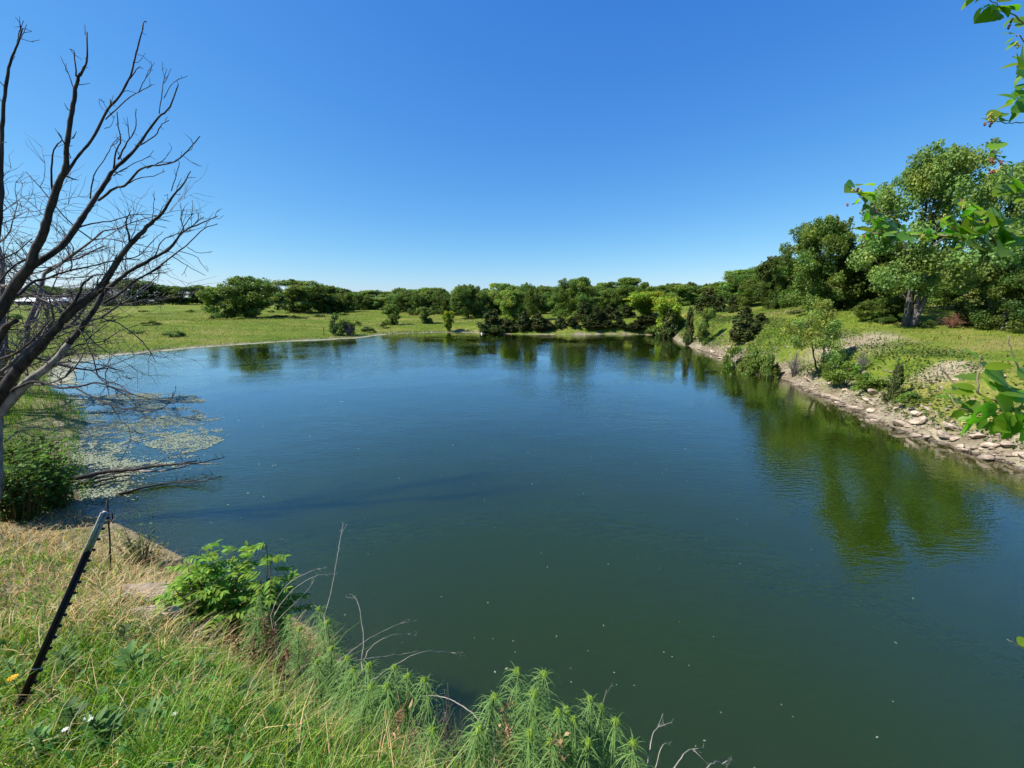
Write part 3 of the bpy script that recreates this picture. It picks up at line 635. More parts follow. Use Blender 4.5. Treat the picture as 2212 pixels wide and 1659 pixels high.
def reeds():
    n = 42000; x = -32+24*rng.random(n); y = 8+24*rng.random(n); s = shore_dist(x, y); k = (s > -.25) & (s < 4.5) & (y > 9.3); x, y, s = x[k], y[k], s[k]; n = len(x); z = np.maximum(height(x, y, s), -.05)
    cl = fbm(x*.7, y*.7, 23); L = (.25+.4*rng.random(n))*(.3+1.0*cl)*(1+.5*(rng.random(n) < .1))
    V, Q, C = blades(x, y, z, L,   .016, .35+.6*rng.random(n), tint(n, (.15, .26, .025), .4, .3))
    tag(obj("shore_reeds", mesh_np("shore_reeds", V, Q, None, C), M_grass), "bright green reeds and sedge along the left waterline", "reeds", kind="stuff")
reeds()
def sedge():
    n = 60000; x = -46+40*rng.random(n); y = 20+48*rng.random(n); s = shore_dist(x, y); cl = fbm(x*.22, y*.22, 24); k = (s > -.15) & (s < .2+2.2*cl) & (cl+.15*rng.normal(size=n) > .42); x, y, s, cl = x[k], y[k], s[k], cl[k]; n = len(x); z = np.maximum(height(x, y, s), 0)
    V, Q, C = blades(x, y, z, (.18+.4*rng.random(n))*(.4+cl), .045, .3+.4*rng.random(n), tint(n, (.15, .24, .03), .35, .3), seg=2)
    tag(obj("far_sedge", mesh_np("far_sedge", V, Q, None, C), M_grass), "taller green sedge fringing the far meadow waterline", "sedge", kind="stuff")
sedge()
def bank_weeds():
    n = 60000; x = 13+14*rng.random(n); y = 8+52*rng.random(n); s = shore_dist(x, y); cl = fbm(x*.45, y*.45, 29); k = (s > .3) & (s < 5) & (cl+rng.normal(size=n)*.05 > .49-.05*(y > 20)) ; x, y, s = x[k], y[k], s[k]; n = len(x); z = height(x, y, s)
    N = unit(rng.normal(size=(n, 3))+np.array((0, 0, 1))); A = rng.normal(size=(n, 3)); hh = rng.random(n)*.45*fbm(x*.8, y*.8, 90)
    V, Q, C = leaf_quads(np.c_[x, y, z+hh], N, A, .09+.09*rng.random(n), .05+.05*rng.random(n), tint(n, (.085, .135, .03), .35, .25))
    tag(obj("bank_weeds", mesh_np("bank_weeds", V, Q, None, C), M_grass), "low green weeds growing between the rocks of the right bank", "weeds", kind="stuff")
bank_weeds()

# ------------------------------------------------------------------ floating algae and flecks
def algae():
    mats = leaf_mat("algae", trans=.05, rough=.6, spec=.3, objcol=False)
    n = 900000; x = -26+20*rng.random(n); y = 7.5+14*rng.random(n); s = shore_dist(x, y); r = np.hypot(x, y)
    d = fbm(x*.35, y*.6, 131); e = fbm(x*1.5, y*2.4, 133)
    mx = lambda a, b: np.exp(-((a)**2+(b)**2))
    e3 = fbm(x*5, y*6, 137); dens = sstep(.50, .76, d*.45+e*.42+e3*.33-.06+.16*np.exp(s/2.5)-.30*sstep(-11.0, -9.2, x+.12*(y-9)*(y > 9)*1.0+(d-.5)*3))*(x < -8.2)
    tip = on_px = None
    c1 = at_z(420, 902, 0); gs = np.exp(-((x-c1[0])/1.9)**2-((y-c1[1]-(x-c1[0])*-.3)/.75)**2); dens = np.maximum(dens*(-s < 4.2+2*(d-.5)), sstep(.42, .85, gs*.75+(e-.5)*1.0+(e3-.5)*.9)*.8)
    c2 = at_z(400, 955, 0); dens = np.maximum(dens, (np.hypot((x-c2[0])/1.3, (y-c2[1])/.7) < 1)*.5)
    k = (s < -.02) & (rng.random(n) < dens*.48); x, y = x[k], y[k]; n = len(x); a = rng.random(n)*6.283; q = .006+.021*rng.random(n)**1.5
    th = np.arange(6)*math.pi/3; rr = q[:, None]*(.6+.7*rng.random((n, 6)))
    V = np.stack([x[:, None]+rr*np.cos(th+a[:, None])*1.4, y[:, None]+rr*np.sin(th+a[:, None]), np.full((n, 6), .006)+.012*rng.random((n, 6))], -1).reshape(-1, 3)
    i = np.arange(n)[:, None]*6; Q = np.concatenate([i+np.array([[0, 1, 2, 3]]), i+np.array([[0, 3, 4, 5]])])
    C = np.repeat(tint(n, (.26, .29, .19), .4, .15), 6, 0)
    tag(obj("floating_algae", mesh_np("floating_algae", V, Q, None, C), mats), "pale floating algae and pondweed mats at left shore", "algae", kind="stuff")
    # scum line along the far left shore
    n = 9000; j = rng.integers(0, 65, n); p = SH[j]+(SH[j+1]-SH[j])*rng.random((n, 1)); off = rng.random(n)**1.6*1.6; dirn = unit(np.array((-8., 35.))-p); x, y = (p+dirn*off[:, None]).T
    k = (y > 24) & (fbm(x*.2, y*.2, 140)+(.5-off*.35) > .62); x, y = x[k], y[k]; n = len(x); q = .1+.18*rng.random(n); a = rng.random(n)*6.283
    rr = q[:, None]*(.6+.7*rng.random((n, 6)))
    V = np.stack([x[:, None]+rr*np.cos(th+a[:, None])*1.5, y[:, None]+rr*np.sin(th+a[:, None]), np.full((n, 6), .005)+.012*rng.random((n, 6))], -1).reshape(-1, 3)
    i = np.arange(n)[:, None]*6; Q = np.concatenate([i+np.array([[0, 1, 2, 3]]), i+np.array([[0, 3, 4, 5]])])
    C = np.repeat(tint(n, (.27, .27, .17), .35, .1), 6, 0)
    tag(obj("shore_scum", mesh_np("shore_scum", V, Q, None, C), mats), "pale scum line floating along the far left shore", "algae", kind="stuff")
    n = 150; x, y = scatter(n, 4, 22, -40, 50); s = shore_dist(x, y); k = s < -.4; x, y = x[k], y[k]; n = len(x)
    V, Q, C = leaf_quads(np.c_[x, y, np.full(n, .008)], np.tile((0, 0, 1.), (n, 1)), rng.normal(size=(n, 3)), .012+.05*rng.random(n)**4, .012+.014*rng.random(n), tint(n, (.3, .29, .2), .3, .1), .02)
    tag(obj("floating_flecks", mesh_np("floating_flecks", V, Q, None, C), mats), "small pale leaf flecks drifting on the open water", "debris", kind="stuff")
algae()

# ------------------------------------------------------------------ rocks of the right bank
def rock_mesh(seed):
    r = np.random.default_rng(seed); import bmesh
    bm = bmesh.new(); bmesh.ops.create_icosphere(bm, subdivisions=2, radius=.5)
    pl = [(unit(r.normal(size=3)), .28+.2*r.random()) for _ in range(12)]
    for v in bm.verts:
        p = np.array(v.co)
        for n_, d_ in pl:
            q = p @ n_
            if q > d_: p = p-n_*(q-d_)
        p = p*np.array((1.25, .95, .6))*(1+.05*r.normal()); v.co = p
    me = bpy.data.meshes.new("rock"); bm.to_mesh(me); bm.free(); return me
ROCKS = [rock_mesh(s) for s in range(8)]
def place_rock(x, y, z, s, label, group, mat=None):
    o = obj("rock", ROCKS[int(rng.integers(0, 8))], M_rock, None, (x, y, z)); o.rotation_euler = (rng.normal()*.25, rng.normal()*.25, rng.random()*6.28); o.scale = (s*(.8+.5*rng.random()), s*(.8+.4*rng.random()), s*(.6+.5*rng.random()))
    return tag(o, label, "rock", group)
def rocks():
    spots = []
    tries = 0
    while len(spots) < 295 and tries < 20000:
        tries += 1
        y = 8.5*(48/8.5)**(rng.random()**1.5); x = 14+10*rng.random(); s = float(shore_dist([x], [y])[0])
        if -.35 < s < 3.2 and rng.random() < math.exp(-max(s, 0)/(1.1 if y < 14 else .65))*(1 if y < 24 else .5):
            if y > 24 and fbm(np.array([y*.2]), np.array([3.3]))[0] < .42: continue
            q = .11+.48*rng.random()**2.2
            if all((x-a)**2+(y-b)**2 > (.32*(q+c))**2 for a, b, c in spots): spots.append((x, y, q))
    for x, y, q in spots:
        z = max(gz(x, y), -.05)
        if y < 24: place_rock(x, y, z+q*.12, q, 'pale limestone rock lying along the right waterline', 'pale rocks along the right shore')
        else: place_rock(x, y, z+q*.12, q, 'pale rock on the far part of the right bank', 'pale rocks on the far right bank')
    # gravel between
    n = 26000; x = 14+8*rng.random(n); y = 8+34*rng.random(n); s = shore_dist(x, y); k = (s > -.2) & (s < 2.8) & (rng.random(n) < np.exp(-np.maximum(s, 0)/.75)); x, y, s = x[k], y[k], s[k]; n = len(x); z = np.maximum(height(x, y, s), 0)
    q = .03+.11*rng.random(n)**2; base = np.array([(1,0,0),(0,1,0),(-1,0,0),(0,-1,0),(0,0,.7),(0,0,-.5)])
    V = (np.c_[x, y, z][:, None]+base[None]*q[:, None, None]*(.6+.8*rng.random((n, 6, 1)))).reshape(-1, 3)
    T = np.array([(0,1,4),(1,2,4),(2,3,4),(3,0,4),(1,0,5),(2,1,5),(3,2,5),(0,3,5)]); T = (T[None]+(np.arange(n)*6)[:, None, None]).reshape(-1, 3)
    tag(obj("rubble", mesh_np("rubble", V, None, T, np.ones((len(V), 3))), M_rock), "small stone rubble filling gaps on the right bank", "rubble", kind="stuff")
rocks()
nt = M_rock.node_tree; pb_ = next(n for n in nt.nodes if n.type == 'BSDF_PRINCIPLED'); src = pb_.inputs['Base Color'].links[0].from_socket
oi = nt.nodes.new("ShaderNodeObjectInfo"); mr = nt.nodes.new("ShaderNodeMapRange"); mr.inputs[3].default_value = .55; mr.inputs[4].default_value = 1.15; nt.links.new(oi.outputs['Random'], mr.inputs[0])
mm = nt.nodes.new("ShaderNodeMix"); mm.data_type = 'RGBA'; mm.blend_type = 'MULTIPLY'; mm.inputs[0].default_value = 1; gp = nt.nodes.new("ShaderNodeNewGeometry"); sz = nt.nodes.new("ShaderNodeSeparateXYZ"); wt = nt.nodes.new("ShaderNodeMapRange"); wt.inputs[1].default_value = .03; wt.inputs[2].default_value = .10; wt.inputs[3].default_value = .38; wt.inputs[4].default_value = 1
nt.links.new(gp.outputs['Position'], sz.inputs[0]); nt.links.new(sz.outputs[2], wt.inputs[0]); wm_ = nt.nodes.new("ShaderNodeMath"); wm_.operation = 'MULTIPLY'; nt.links.new(mr.outputs[0], wm_.inputs[0]); nt.links.new(wt.outputs[0], wm_.inputs[1])   # wet foot at the waterline
nt.links.new(src, mm.inputs[6]); nt.links.new(wm_.outputs[0], mm.inputs[7]); nt.links.new(mm.outputs[2], pb_.inputs['Base Color'])
p = on_ground(305, 1315)
def slab(p, s, label):
    o = obj("rock_slab", ROCKS[3], M_rock, None, (p[0], p[1], p[2]+.07)); o.scale = s; o.rotation_euler = (.12, .1, .4); tag(o, label, "rock"); return o
slab(on_ground(298, 1300), (.62, .5, .22), 'flat pale stone set in the grass left of the sumac bush')
slab(on_ground(312, 1345), (.52, .3, .17), 'narrower pale stone just below the flat stone in the grass')

# ------------------------------------------------------------------ dead tree on the left bank
base_dead = at_z(-10, 1075, 1.0); base_dead[2] = gz(base_dead[0], base_dead[1]); D0 = base_dead[1]*cp-(base_dead[2]-CAM_Z)*sp
def px_line(pts, d0, d1, n=4, wob=0.012):
    ds = np.linspace(d0, d1, len(pts)); return smooth_line(np.array([at_depth(a, b, d) for (a, b), d in zip(pts, ds)]), n, wob)
def rad_px(r, d): return (r*.55 if r < 7 else r*.67)/F*d
dead = thing("dead_tree", "leafless dead tree with dark leaning limbs on the left bank", "tree", base_dead)
off = Vector(base_dead)
def limb(specs, name='branch', mat=M_dead, spurs=.5, sec=0):
    """specs: list of (pixel polyline, r0 px, r1 px, depth offset start, end) welded into one branch mesh"""
    mb = MB()
    for pts, r0, r1, a, b_ in specs:
        P = px_line(pts, D0+a, D0+b_, 4, .0035)
        Rd = np.linspace(rad_px(r0, D0+a), rad_px(r1, D0+b_), len(P))*(1+.05*rng.normal(size=len(P)))
        mb.tube(P, np.maximum(Rd, .004), 8 if r0 > 4 else 5)
        seglen = np.linalg.norm(np.diff(P, axis=0), axis=1).sum()
        for k in range(int(seglen*sec)):
            i = int(rng.integers(len(P)//4, int(len(P)*.82))); t = unit(P[min(i+1, len(P)-1)]-P[i-1]); e = unit(t*.9+rng.normal(size=3)*.5+np.array((.15, 0, .18))); L = .25+.55*rng.random(); S = [P[i]]
            for j in range(7): e = unit(e+rng.normal(size=3)*.18+np.array((.03, 0, .06))); S.append(S[-1]+e*L/7)
            S = np.array(S); r0_ = min(Rd[i]*.45, .026)+.005; mb.tube(S, np.linspace(r0_, .005, 8), 5)
            for j in range(6):
                q = S[int(rng.integers(2, 8))]; f = unit(e+rng.normal(size=3)*.7); l_ = .12+.3*rng.random(); m_ = q+f*l_*.5+rng.normal(size=3)*.012; z_ = q+f*l_+rng.normal(size=3)*.03; mb.tube([q, m_, z_], [.006, .005, .0035], 3)
                if j % 2: mb.tube([m_, m_+unit(f+rng.normal(size=3)*.7)*l_*.5], [.0045, .003], 3)
        for k in range(int(seglen*5*spurs)):
            i = int(rng.integers(len(P)//3, len(P))); t = unit(P[min(i+1, len(P)-1)]-P[i-1]); e = unit(t*.9+rng.normal(size=3)*.75+np.array((.1, 0, .1))); L = .06+.3*rng.random()**2
            q1 = P[i]+e*L*.5+rng.normal(size=3)*.012; q2 = P[i]+e*L+rng.normal(size=3)*.03+np.array((0, 0, .03))
            mb.tube([P[i], q1, q2], [max(Rd[i]*.35, .006), max(Rd[i]*.25, .005), .0035], 4)
            if L > .2: mb.tube([q1, q1+unit(e+rng.normal(size=3)*.7)*L*.4], [.005, .003], 3)
    me = mb.mesh(name, True); V = np.empty(len(me.vertices)*3, np.float32); me.vertices.foreach_get("co", V)
    V = V.reshape(-1, 3)-np.array(off, np.float32); me.vertices.foreach_set("co", V.ravel().copy()); me.update()
    return part(name, me, mat, dead)
limb([([(-14,1085),(-10,1040),(-9,985),(-8,930),(-6,890),(2,868)], 17, 13, 0, 0)], 'trunk', M_deadpale, 0, sec=0)
limb([([(-6,895),(12,875),(62,824),(112,786),(149,742)], 17, 8, 0, .1), ([(9,954),(39,933),(68,923),(104,927),(140,933)], 3, 1.2, .1, .3)], 'limb', M_deadpale, .3, sec=0.4)
limb([([(149,742),(174,709),(206,665),(223,633),(248,610),(285,583),(330,558),(367,536),(387,509),(407,494),(440,480),(471,466)], 8.5, 1.3, .1, .6),
      ([(223,655),(260,633),(298,603),(335,583),(372,553),(402,531),(441,494),(470,484)], 4.5, 1.2, .2, .9), ([(372,554),(392,566),(417,581),(444,595)], 1.8, .9, .8, 1.1),
      ([(387,543),(422,553),(436,571),(450,587)], 1.5, .8, .8, 1.2), ([(404,533),(427,546),(459,543)], 1.4, .8, .8, 1), ([(347,549),(374,526),(397,489),(418,460)], 2.6, 1.2, .5, .7),
      ([(285,583),(330,560),(350,520),(384,505),(413,490),(440,468)], 2.4, 1, .4, .3)], sec=0.7)
limb([([(-30,900),(0,853),(30,809),(62,774),(99,732),(129,699),(169,662),(206,633),(223,613),(238,590),(255,563),(273,538),(310,499),(317,489),(351,460),(370,427),(394,400),(412,370)], 16, 1.4, -.1, -.6),
      ([(370,413),(380,380),(387,351),(378,345)], 1.7, .9, -.5, -.7), ([(328,480),(332,450),(333,413)], 1.5, .8, -.4, -.4), ([(340,468),(358,445),(362,420)], 1.3, .8, -.4, -.3), ([(255,563),(300,552),(330,520),(352,500)], 2.2, 1, -.3, -.6),
      ([(273,538),(290,500),(297,470)], 1.6, .9, -.4, -.3)], sec=0.7)
limb([([(-40,740),(0,672),(37,610),(64,576),(74,543),(92,509),(99,486),(116,427),(129,390),(142,364),(144,317),(152,265),(159,215),(167,172),(179,152),(187,132),(188,69)], 15, 1.9, -.4, -1.3),
      ([(159,195),(152,169),(131,122)], 2.2, 1, -1.1, -1.2), ([(164,165),(160,114),(151,106)], 2.6, 1.2, -1.2, -1.2), ([(184,76),(183,53)], 1.2, .8, -1.3, -1.3),
      ([(114,420),(111,380),(116,324),(134,303)], 3.8, 1.8, -.8, -1.1)], sec=0.08)
limb([([(142,377),(172,334),(205,291),(231,238),(258,208),(281,165),(291,126),(301,89),(311,50),(317,48)], 5, 1.6, -.9, -.5), ([(281,170),(299,146),(309,149)], 2, 1, -.6, -.6),
      ([(228,258),(271,218),(294,202),(319,189)], 2.2, 1.2, -.7, -1.0), ([(299,200),(311,175),(326,152),(326,132)], 1.5, .8, -.9, -1), ([(238,232),(238,214)], 2.5, 1.5, -.7, -.7), ([(226,278),(240,272),(249,250)], 1.2, .7, -.7, -.5),
      ([(230,240),(218,232),(213,214)], 1.0, .6, -.7, -.6)], sec=0.05)
limb([([(66,578),(104,553),(139,526),(165,489),(185,460),(205,430),(231,390),(246,367),(284,331),(308,301),(341,255),(367,231),(385,182)], 10, 1.8, -.4, .5),
      ([(344,245),(349,212),(354,175),(360,149)], 2, .9, .3, .4), ([(354,212),(374,179),(405,164)], 1.5, .8, .4, .6), ([(354,180),(370,148)], 1.2, .7, .4, .4),
      ([(301,314),(334,294),(351,268),(365,260)], 2.3, 1.2, .2, 0), ([(245,364),(251,327),(261,304),(256,274),(253,241)], 3, 1.5, 0, -.3), ([(255,344),(274,308),(291,281),(294,235)], 3, 1.4, 0, .3), ([(280,300),(274,252)], 1.5, .8, .1, .1),
      ([(195,430),(202,380),(225,344),(246,308)], 2.4, 1.1, -.2, -.5), ([(245,380),(281,357),(314,342)], 2, 1.1, 0, -.2)], sec=0.08)
limb([([(212,433),(248,407),(271,400),(298,370),(317,360),(364,354),(390,341),(413,317),(432,294)], 4.4, 1.5, -.1, -.8), ([(317,364),(351,347),(370,324)], 2, 1, -.4, -.2),
      ([(271,400),(298,385),(331,380),(357,370)], 2, 1, -.3, 0), ([(159,496),(198,483),(248,476),(291,463),(347,466)], 3.4, 1.1, -.2, .7)], sec=0.15)
limb([([(25,640),(42,635),(69,610),(104,600),(149,585),(198,575),(255,561),(300,560)], 6, 1.8, -.3, .9), ([(-25,650),(0,608),(32,573),(62,556)], 4.5, 2, -.5, -.2), ([(-25,575),(0,561),(37,543),(69,516)], 3.5, 1.6, -.7, -.5),
      ([(104,600),(160,600),(210,595),(290,585)], 2.5, 1, .2, .6)], sec=0.8)
limb([([(129,692),(139,677),(161,652),(172,630),(179,613),(200,597)], 6.5, 3.5, -.3, -.5), ([(42,640),(74,636),(107,640),(139,665)], 2.5, 3, .2, -.2), ([(-12,745),(0,727),(15,704),(35,692)], 11, 7, -.5, -.7),
      ([(20,712),(50,714),(94,729)], 3, 1.5, -.6, -.4), ([(-15,785),(0,776),(32,764),(62,742),(82,722),(107,692)], 5.5, 2.2, -.4, -.7), ([(-20,560),(-5,500),(2,440),(2,330),(6,260),(12,190),(22,135),(35,105),(48,62)], 8, 2.2, -1.5, -1.9), ([(36,100),(40,75),(51,45)], 2, 1, -1.8, -1.9)], sec=0)
limb([([(25,845),(35,838),(74,824),(104,829),(129,838),(161,836),(179,833),(211,827),(248,838),(285,851),(322,861),(367,864),(374,846)], 6, 1.2, -.2, -.8), ([(161,837),(188,851),(223,868),(248,878),(285,886),(325,888),(352,881),(367,866)], 3.4, 1.6, -.5, -.9),
      ([(367,866),(380,880),(388,897)], 1, .6, -.8, -.9), ([(238,874),(252,893),(262,909),(277,924),(281,948),(274,969),(259,999)], 1.2, .6, -.6, -.5), ([(281,948),(300,960)], .8, .5, -.5, -.5)], sec=0.35)
limb([([(140,700),(149,702),(174,714),(193,752),(203,779),(213,814),(231,829)], 3, 1.6, -.3, -.5), ([(228,826),(248,824),(260,814),(285,819)], 1.4, .7, -.5, -.7), ([(150,755),(174,744),(223,737),(260,714),(298,702)], 3, .9, 0, .6),
      ([(180,740),(191,732),(223,704),(258,677)], 2, .9, .2, .3), ([(195,672),(208,675),(248,662),(285,657),(322,655)], 2, .8, .2, .9), ([(130,775),(149,766),(198,747),(273,739)], 2.4, .9, .1, -.4), ([(144,776),(174,791),(205,796)], 1.6, .8, 0, -.2),
      ([(95,742),(140,722),(200,700),(250,690),(300,676)], 2.4, .8, -.2, .5), ([(112,790),(150,790),(165,815),(160,835)], 1.4, .7, .1, 0)], 'branch', M_dead, .9, sec=0.3)

# fallen branch lying in the shallows
fb = at_z(128, 1037, .25)
fallen = thing("fallen_branch", "bare forked branch fallen into the shallow water at left", "branch", (fb[0], fb[1], 0))
def zline(pts, zs, n=4): return smooth_line(np.array([at_z(a, b, z) for (a, b), z in zip(pts, zs)]), n, .006)
def water_limb(specs, name, par, mat):
    mb = MB()
    for pts, zs, r0, r1 in specs:
        P = zline(pts, np.interp(np.linspace(0, 1, len(pts)), np.linspace(0, 1, len(zs)), zs)); mb.tube(P-np.array(par.location), np.linspace(r0, r1, len(P)), 6)
        for k in range(5):
            i = int(rng.integers(len(P)//3, len(P))); e = unit(P[min(i+1, len(P)-1)]-P[i-1]+rng.normal(size=3)*.5); mb.tube([P[i]-np.array(par.location), P[i]+e*.25-np.array(par.location)], [.008, .004], 4)
    part(name, mb.mesh(name, True), mat, par)
water_limb([([(118,1043),(128,1037),(179,1031),(214,1022),(256,1016),(298,1013),(336,1007),(384,1003),(426,994)], (.3,.3,.35,.35), .085, .02), ([(384,1003),(434,999),(484,988)], (.35,.3), .025, .012), ([(300,1012),(340,1000),(370,985),(410,980)], (.35, .45), .015, .006)], 'branch', fallen, M_dead)
water_limb([([(140,1060),(167,1046),(214,1028),(268,1019),(327,1018),(381,1012),(417,1002),(476,1003)], (.02,.05,.2,.22,.2), .06, .013)], 'branch', fallen, M_deadpale)
water_limb([([(160,1044),(200,1042),(230,1036),(256,1030),(280,1026)], (.05, .1), .05, .012)], 'branch', fallen, M_dead)
fp = at_z(262, 1066, 0)
sunk = thing("sunken_branch", "dark thin branch half sunk in water below the fallen branch", "branch", (fp[0], fp[1], 0))
water_limb([([(250,1068),(262,1066),(327,1050),(381,1042),(420,1043),(478,1028)], (-.02,.03,.05,.07,.2), .04, .01), ([(381,1042),(425,1036),(460,1025)], (.05, .18), .018, .008)], 'branch', sunk, M_dead)

# grey leafless trees behind the dead tree
def bare_tree(px, py0, top, Y, lean, label, seed, spread=.55, n1=9):
    r = np.random.default_rng(seed); p = at_y(px, py0, Y); z = gz(p[0], Y); H = at_y(px, top, Y)[2]-z
    t = thing("bare_tree", label, "tree", (p[0], Y, z)); tm, tw = MB(), MB()
    def grow(mb, b, d, L, rad, lev):
        n = 5; P = [b]
        for k in range(n):
            d = unit(d+r.normal(size=3)*.16+np.array((0, 0, .03))); P.append(P[-1]+d*L/n)
        P = np.array(P); mb.tube(P, np.linspace(rad, rad*.45, n+1), 6 if lev == 0 else 4 if lev < 3 else 3)
        if lev >= 4: return
        for k in range((5, 5, 5, 4)[lev]):
            i = int(r.integers(1, n+1)); dd = unit(d+r.normal(size=3)*(.75 if lev else .6)+np.array(lean)*.3)
            grow(tw if lev >= 1 else tm, P[i], dd, L*(.45+.25*r.random()), max(rad*.45, .011), lev+1)
    for k in range(3):
        grow(tm, np.array((0, 0, -.1)), unit(np.array(lean)*(.4+.5*k)+r.normal(size=3)*.15+np.array((0, 0, 1))), H*.72, .17, 0)
    part("trunk", tm.mesh("trunk", True), M_twig, t); part("twigs", tw.mesh("twigs"), M_twig, t); return t
bare_tree(-70, 760, 330, 17, (.35, 0, 0), 'pale grey leafless tree at left photo edge behind dead tree', 5)
bare_tree(-40, 745, 420, 21, (1.1, 0, 0), 'grey twiggy leafless tree seen through the dead tree limbs', 9)

# ------------------------------------------------------------------ fence post and rod on the near bank
pb = on_ground(38, 1548); Dp = pb[1]*cp-(pb[2]-CAM_Z)*sp
pt = at_depth(229, 1105, Dp+.10)
post = thing("fence_post", "leaning dark steel post with studs and a white painted top", "post", pb)
ax = unit(pt-pb); Lp = np.linalg.norm(pt-pb); side = unit(np.cross(ax, np.array((0, 1, 0)))); nrm = np.cross(side, ax)
Mx = np.stack([side, nrm, ax], 1)
def m_plain(name, c, rough=.5, metal=0, nz=.25, sc=30):
    return bark_mat(name, tuple(np.array(c)*(1-nz)), tuple(np.array(c)*(1+nz)), scale=sc, rough=rough, stretch=(1, 1, 1), bump=.15)
M_steel = m_plain("dark_steel", (.034, .022, .018), .6); M_white = m_plain("worn_white_paint", (.33, .33, .31), .7, nz=.5, sc=45); M_rust = m_plain("rusty_iron", (.06, .035, .025), .8)
def tbar(a, b_, name, mat, par):
    mb = MB(); c = ax*(a+b_)/2; mb.box(c, (.029, .005, b_-a), M=Mx); mb.box(c-nrm*.0165, (.005, .028, b_-a), M=Mx); return part(name, mb.mesh(name), mat, par)
tbar(-.25, Lp*.80, 'shaft', M_steel, post); tbar(Lp*.80+.001, Lp, 'top', M_white, post)
mb = MB()
for k in range(17):
    h = Lp*(.10+.87*k/16); mb.box(ax*h-side*.019+nrm*.004, (.011, .012, .010), M=Mx)
part('studs', mb.mesh('studs'), M_steel, post)
# yellow cap flower-like tag near the foot and wire loop
mb = MB(); mb.tube([ax*Lp*.22+side*.02+nrm*.02, ax*Lp*.23-nrm*.03, ax*Lp*.225-side*.03], [.003]*3, 5); part('wire_tie', mb.mesh('wire_tie'), M_white, post)
rb = on_ground(240, 1250); Dr = rb[1]*cp-(rb[2]-CAM_Z)*sp
rod = thing("iron_rod", "thin rusty iron rod standing upright behind the leaning post", "rod", rb)
mb = MB(); P = smooth_line(np.array([at_depth(a, b_, Dr+.02) for a, b_ in ((241,1262),(238,1190),(234,1120),(231,1080))]), 3, .002)-rb; mb.tube(P, .011, 6); part('shaft', mb.mesh('shaft', True), M_rust, rod)
mb = MB(); P = smooth_line(np.array([at_depth(a, b_, Dr) for a, b_ in ((233,1122),(240,1126),(243,1118),(241,1108))]), 3)-rb; mb.tube(P, .010, 6); part('hook', mb.mesh('hook', True), M_rust, rod)
q = at_y(700, 722, 56); q[2] = gz(q[0], 56)
mb = MB(); mb.box((0, 0, .6), (.09, .03, 1.3)); mb.box((0, -.04, .6), (.03, .05, 1.3)); mb.box((0, 0, .95), (.05, .12, .03))
tag(obj("meadow_post", mb.mesh("meadow_post"), M_rust, None, q), "thin dark post standing in the meadow left of shore shrub", "post")

# ------------------------------------------------------------------ feathery weeds on the bank edge
def weed(px, py, D, tall, label, group, seed):
    r = np.random.default_rng(seed); top = at_depth(px, py, D); bx, by = top[0]+r.normal()*.07-.02, top[1]-.04+r.normal()*.05; bz = gz(bx, by)
    if top[2]-bz < .25: bz = top[2]-.3
    o = np.array((bx, by, bz)); H = top[2]-bz; t = thing("feathery_weed", label, "weed", o, 0, group)
    axis = smooth_line(np.array([(0, 0, -.06), (top[0]-bx)*.3*np.array((1, 0, 0))+np.array((0, 0, H*.5)), top-o]), 4, .003, r)
    mb = MB(); mb.tube(axis, np.linspace(.006, .0025, len(axis)), 5, (.16, .2, .07)); part("stem", mb.mesh("stem", True), M_fern, t)
    fr = min(.85, max(.35, tall/H)); n = int(90+110*fr); u = 1-fr*r.random(n)**1.1; u = np.clip(u, 0, .985)
    P = np.stack([np.interp(u, np.linspace(0, 1, len(axis)), axis[:, k]) for k in range(3)], 1); a = r.random(n)*6.283; out = np.c_[np.cos(a), np.sin(a), np.zeros(n)]
    L = (.10+.10*r.random(n))*(.6+.6*np.minimum(1, (1-u)*5)); seg = 4; tt = np.linspace(0, 1, seg+1)
    rise = .3+.4*r.random(n); drop = .95+.6*r.random(n)
    c = P[:, None]+out[:, None]*(L[:, None]*(tt-.2*tt**2))[..., None]*1.3+np.array((0, 0, 1.))*(L[:, None]*(rise[:, None]*tt-drop[:, None]*tt**2))[..., None]
    B = np.cross(out, (0, 0, 1.)); w = (.0019*(1-.8*tt**2))[None, :, None]
    V = np.stack([c-B[:, None]*w, c+B[:, None]*w], 2).reshape(-1, 3); i = np.arange(seg)*2; q = np.stack([i, i+1, i+3, i+2], -1); Q = (q[None]+(np.arange(n)*(seg+1)*2)[:, None, None]).reshape(-1, 4)
    f = sstep(.90, 1.0, u)[:, None]; C = np.array((.17, .29, .085))*(.75+.5*r.random((n, 1))); part("leaves", mesh_np("leaves", V, Q, None, np.repeat(C, (seg+1)*2, 0)), M_fern, t)
    n = 60; a = r.random(n)*6.283; el = -.1+1.3*r.random(n); dd = np.c_[np.cos(a)*np.cos(el), np.sin(a)*np.cos(el), np.sin(el)]; L = .016+.026*r.random(n)
    c = (top-o)[None, None]+dd[:, None]*(L[:, None]*tt)[..., None]-np.array((0, 0, 1.))*(L[:, None]*.9*tt**2)[..., None]; B = unit(np.cross(dd, (0.1, .2, 1.)))
    V = np.stack([c-B[:, None]*w, c+B[:, None]*w], 2).reshape(-1, 3); i = np.arange(seg)*2; Q = (q[None]+(np.arange(n)*(seg+1)*2)[:, None, None]).reshape(-1, 4)
    C = np.array((.25, .38, .055))*(.8+.4*r.random((n, 1))); part("tip", mesh_np("tip", V, Q, None, np.repeat(C, (seg+1)*2, 0)), M_fern, t)
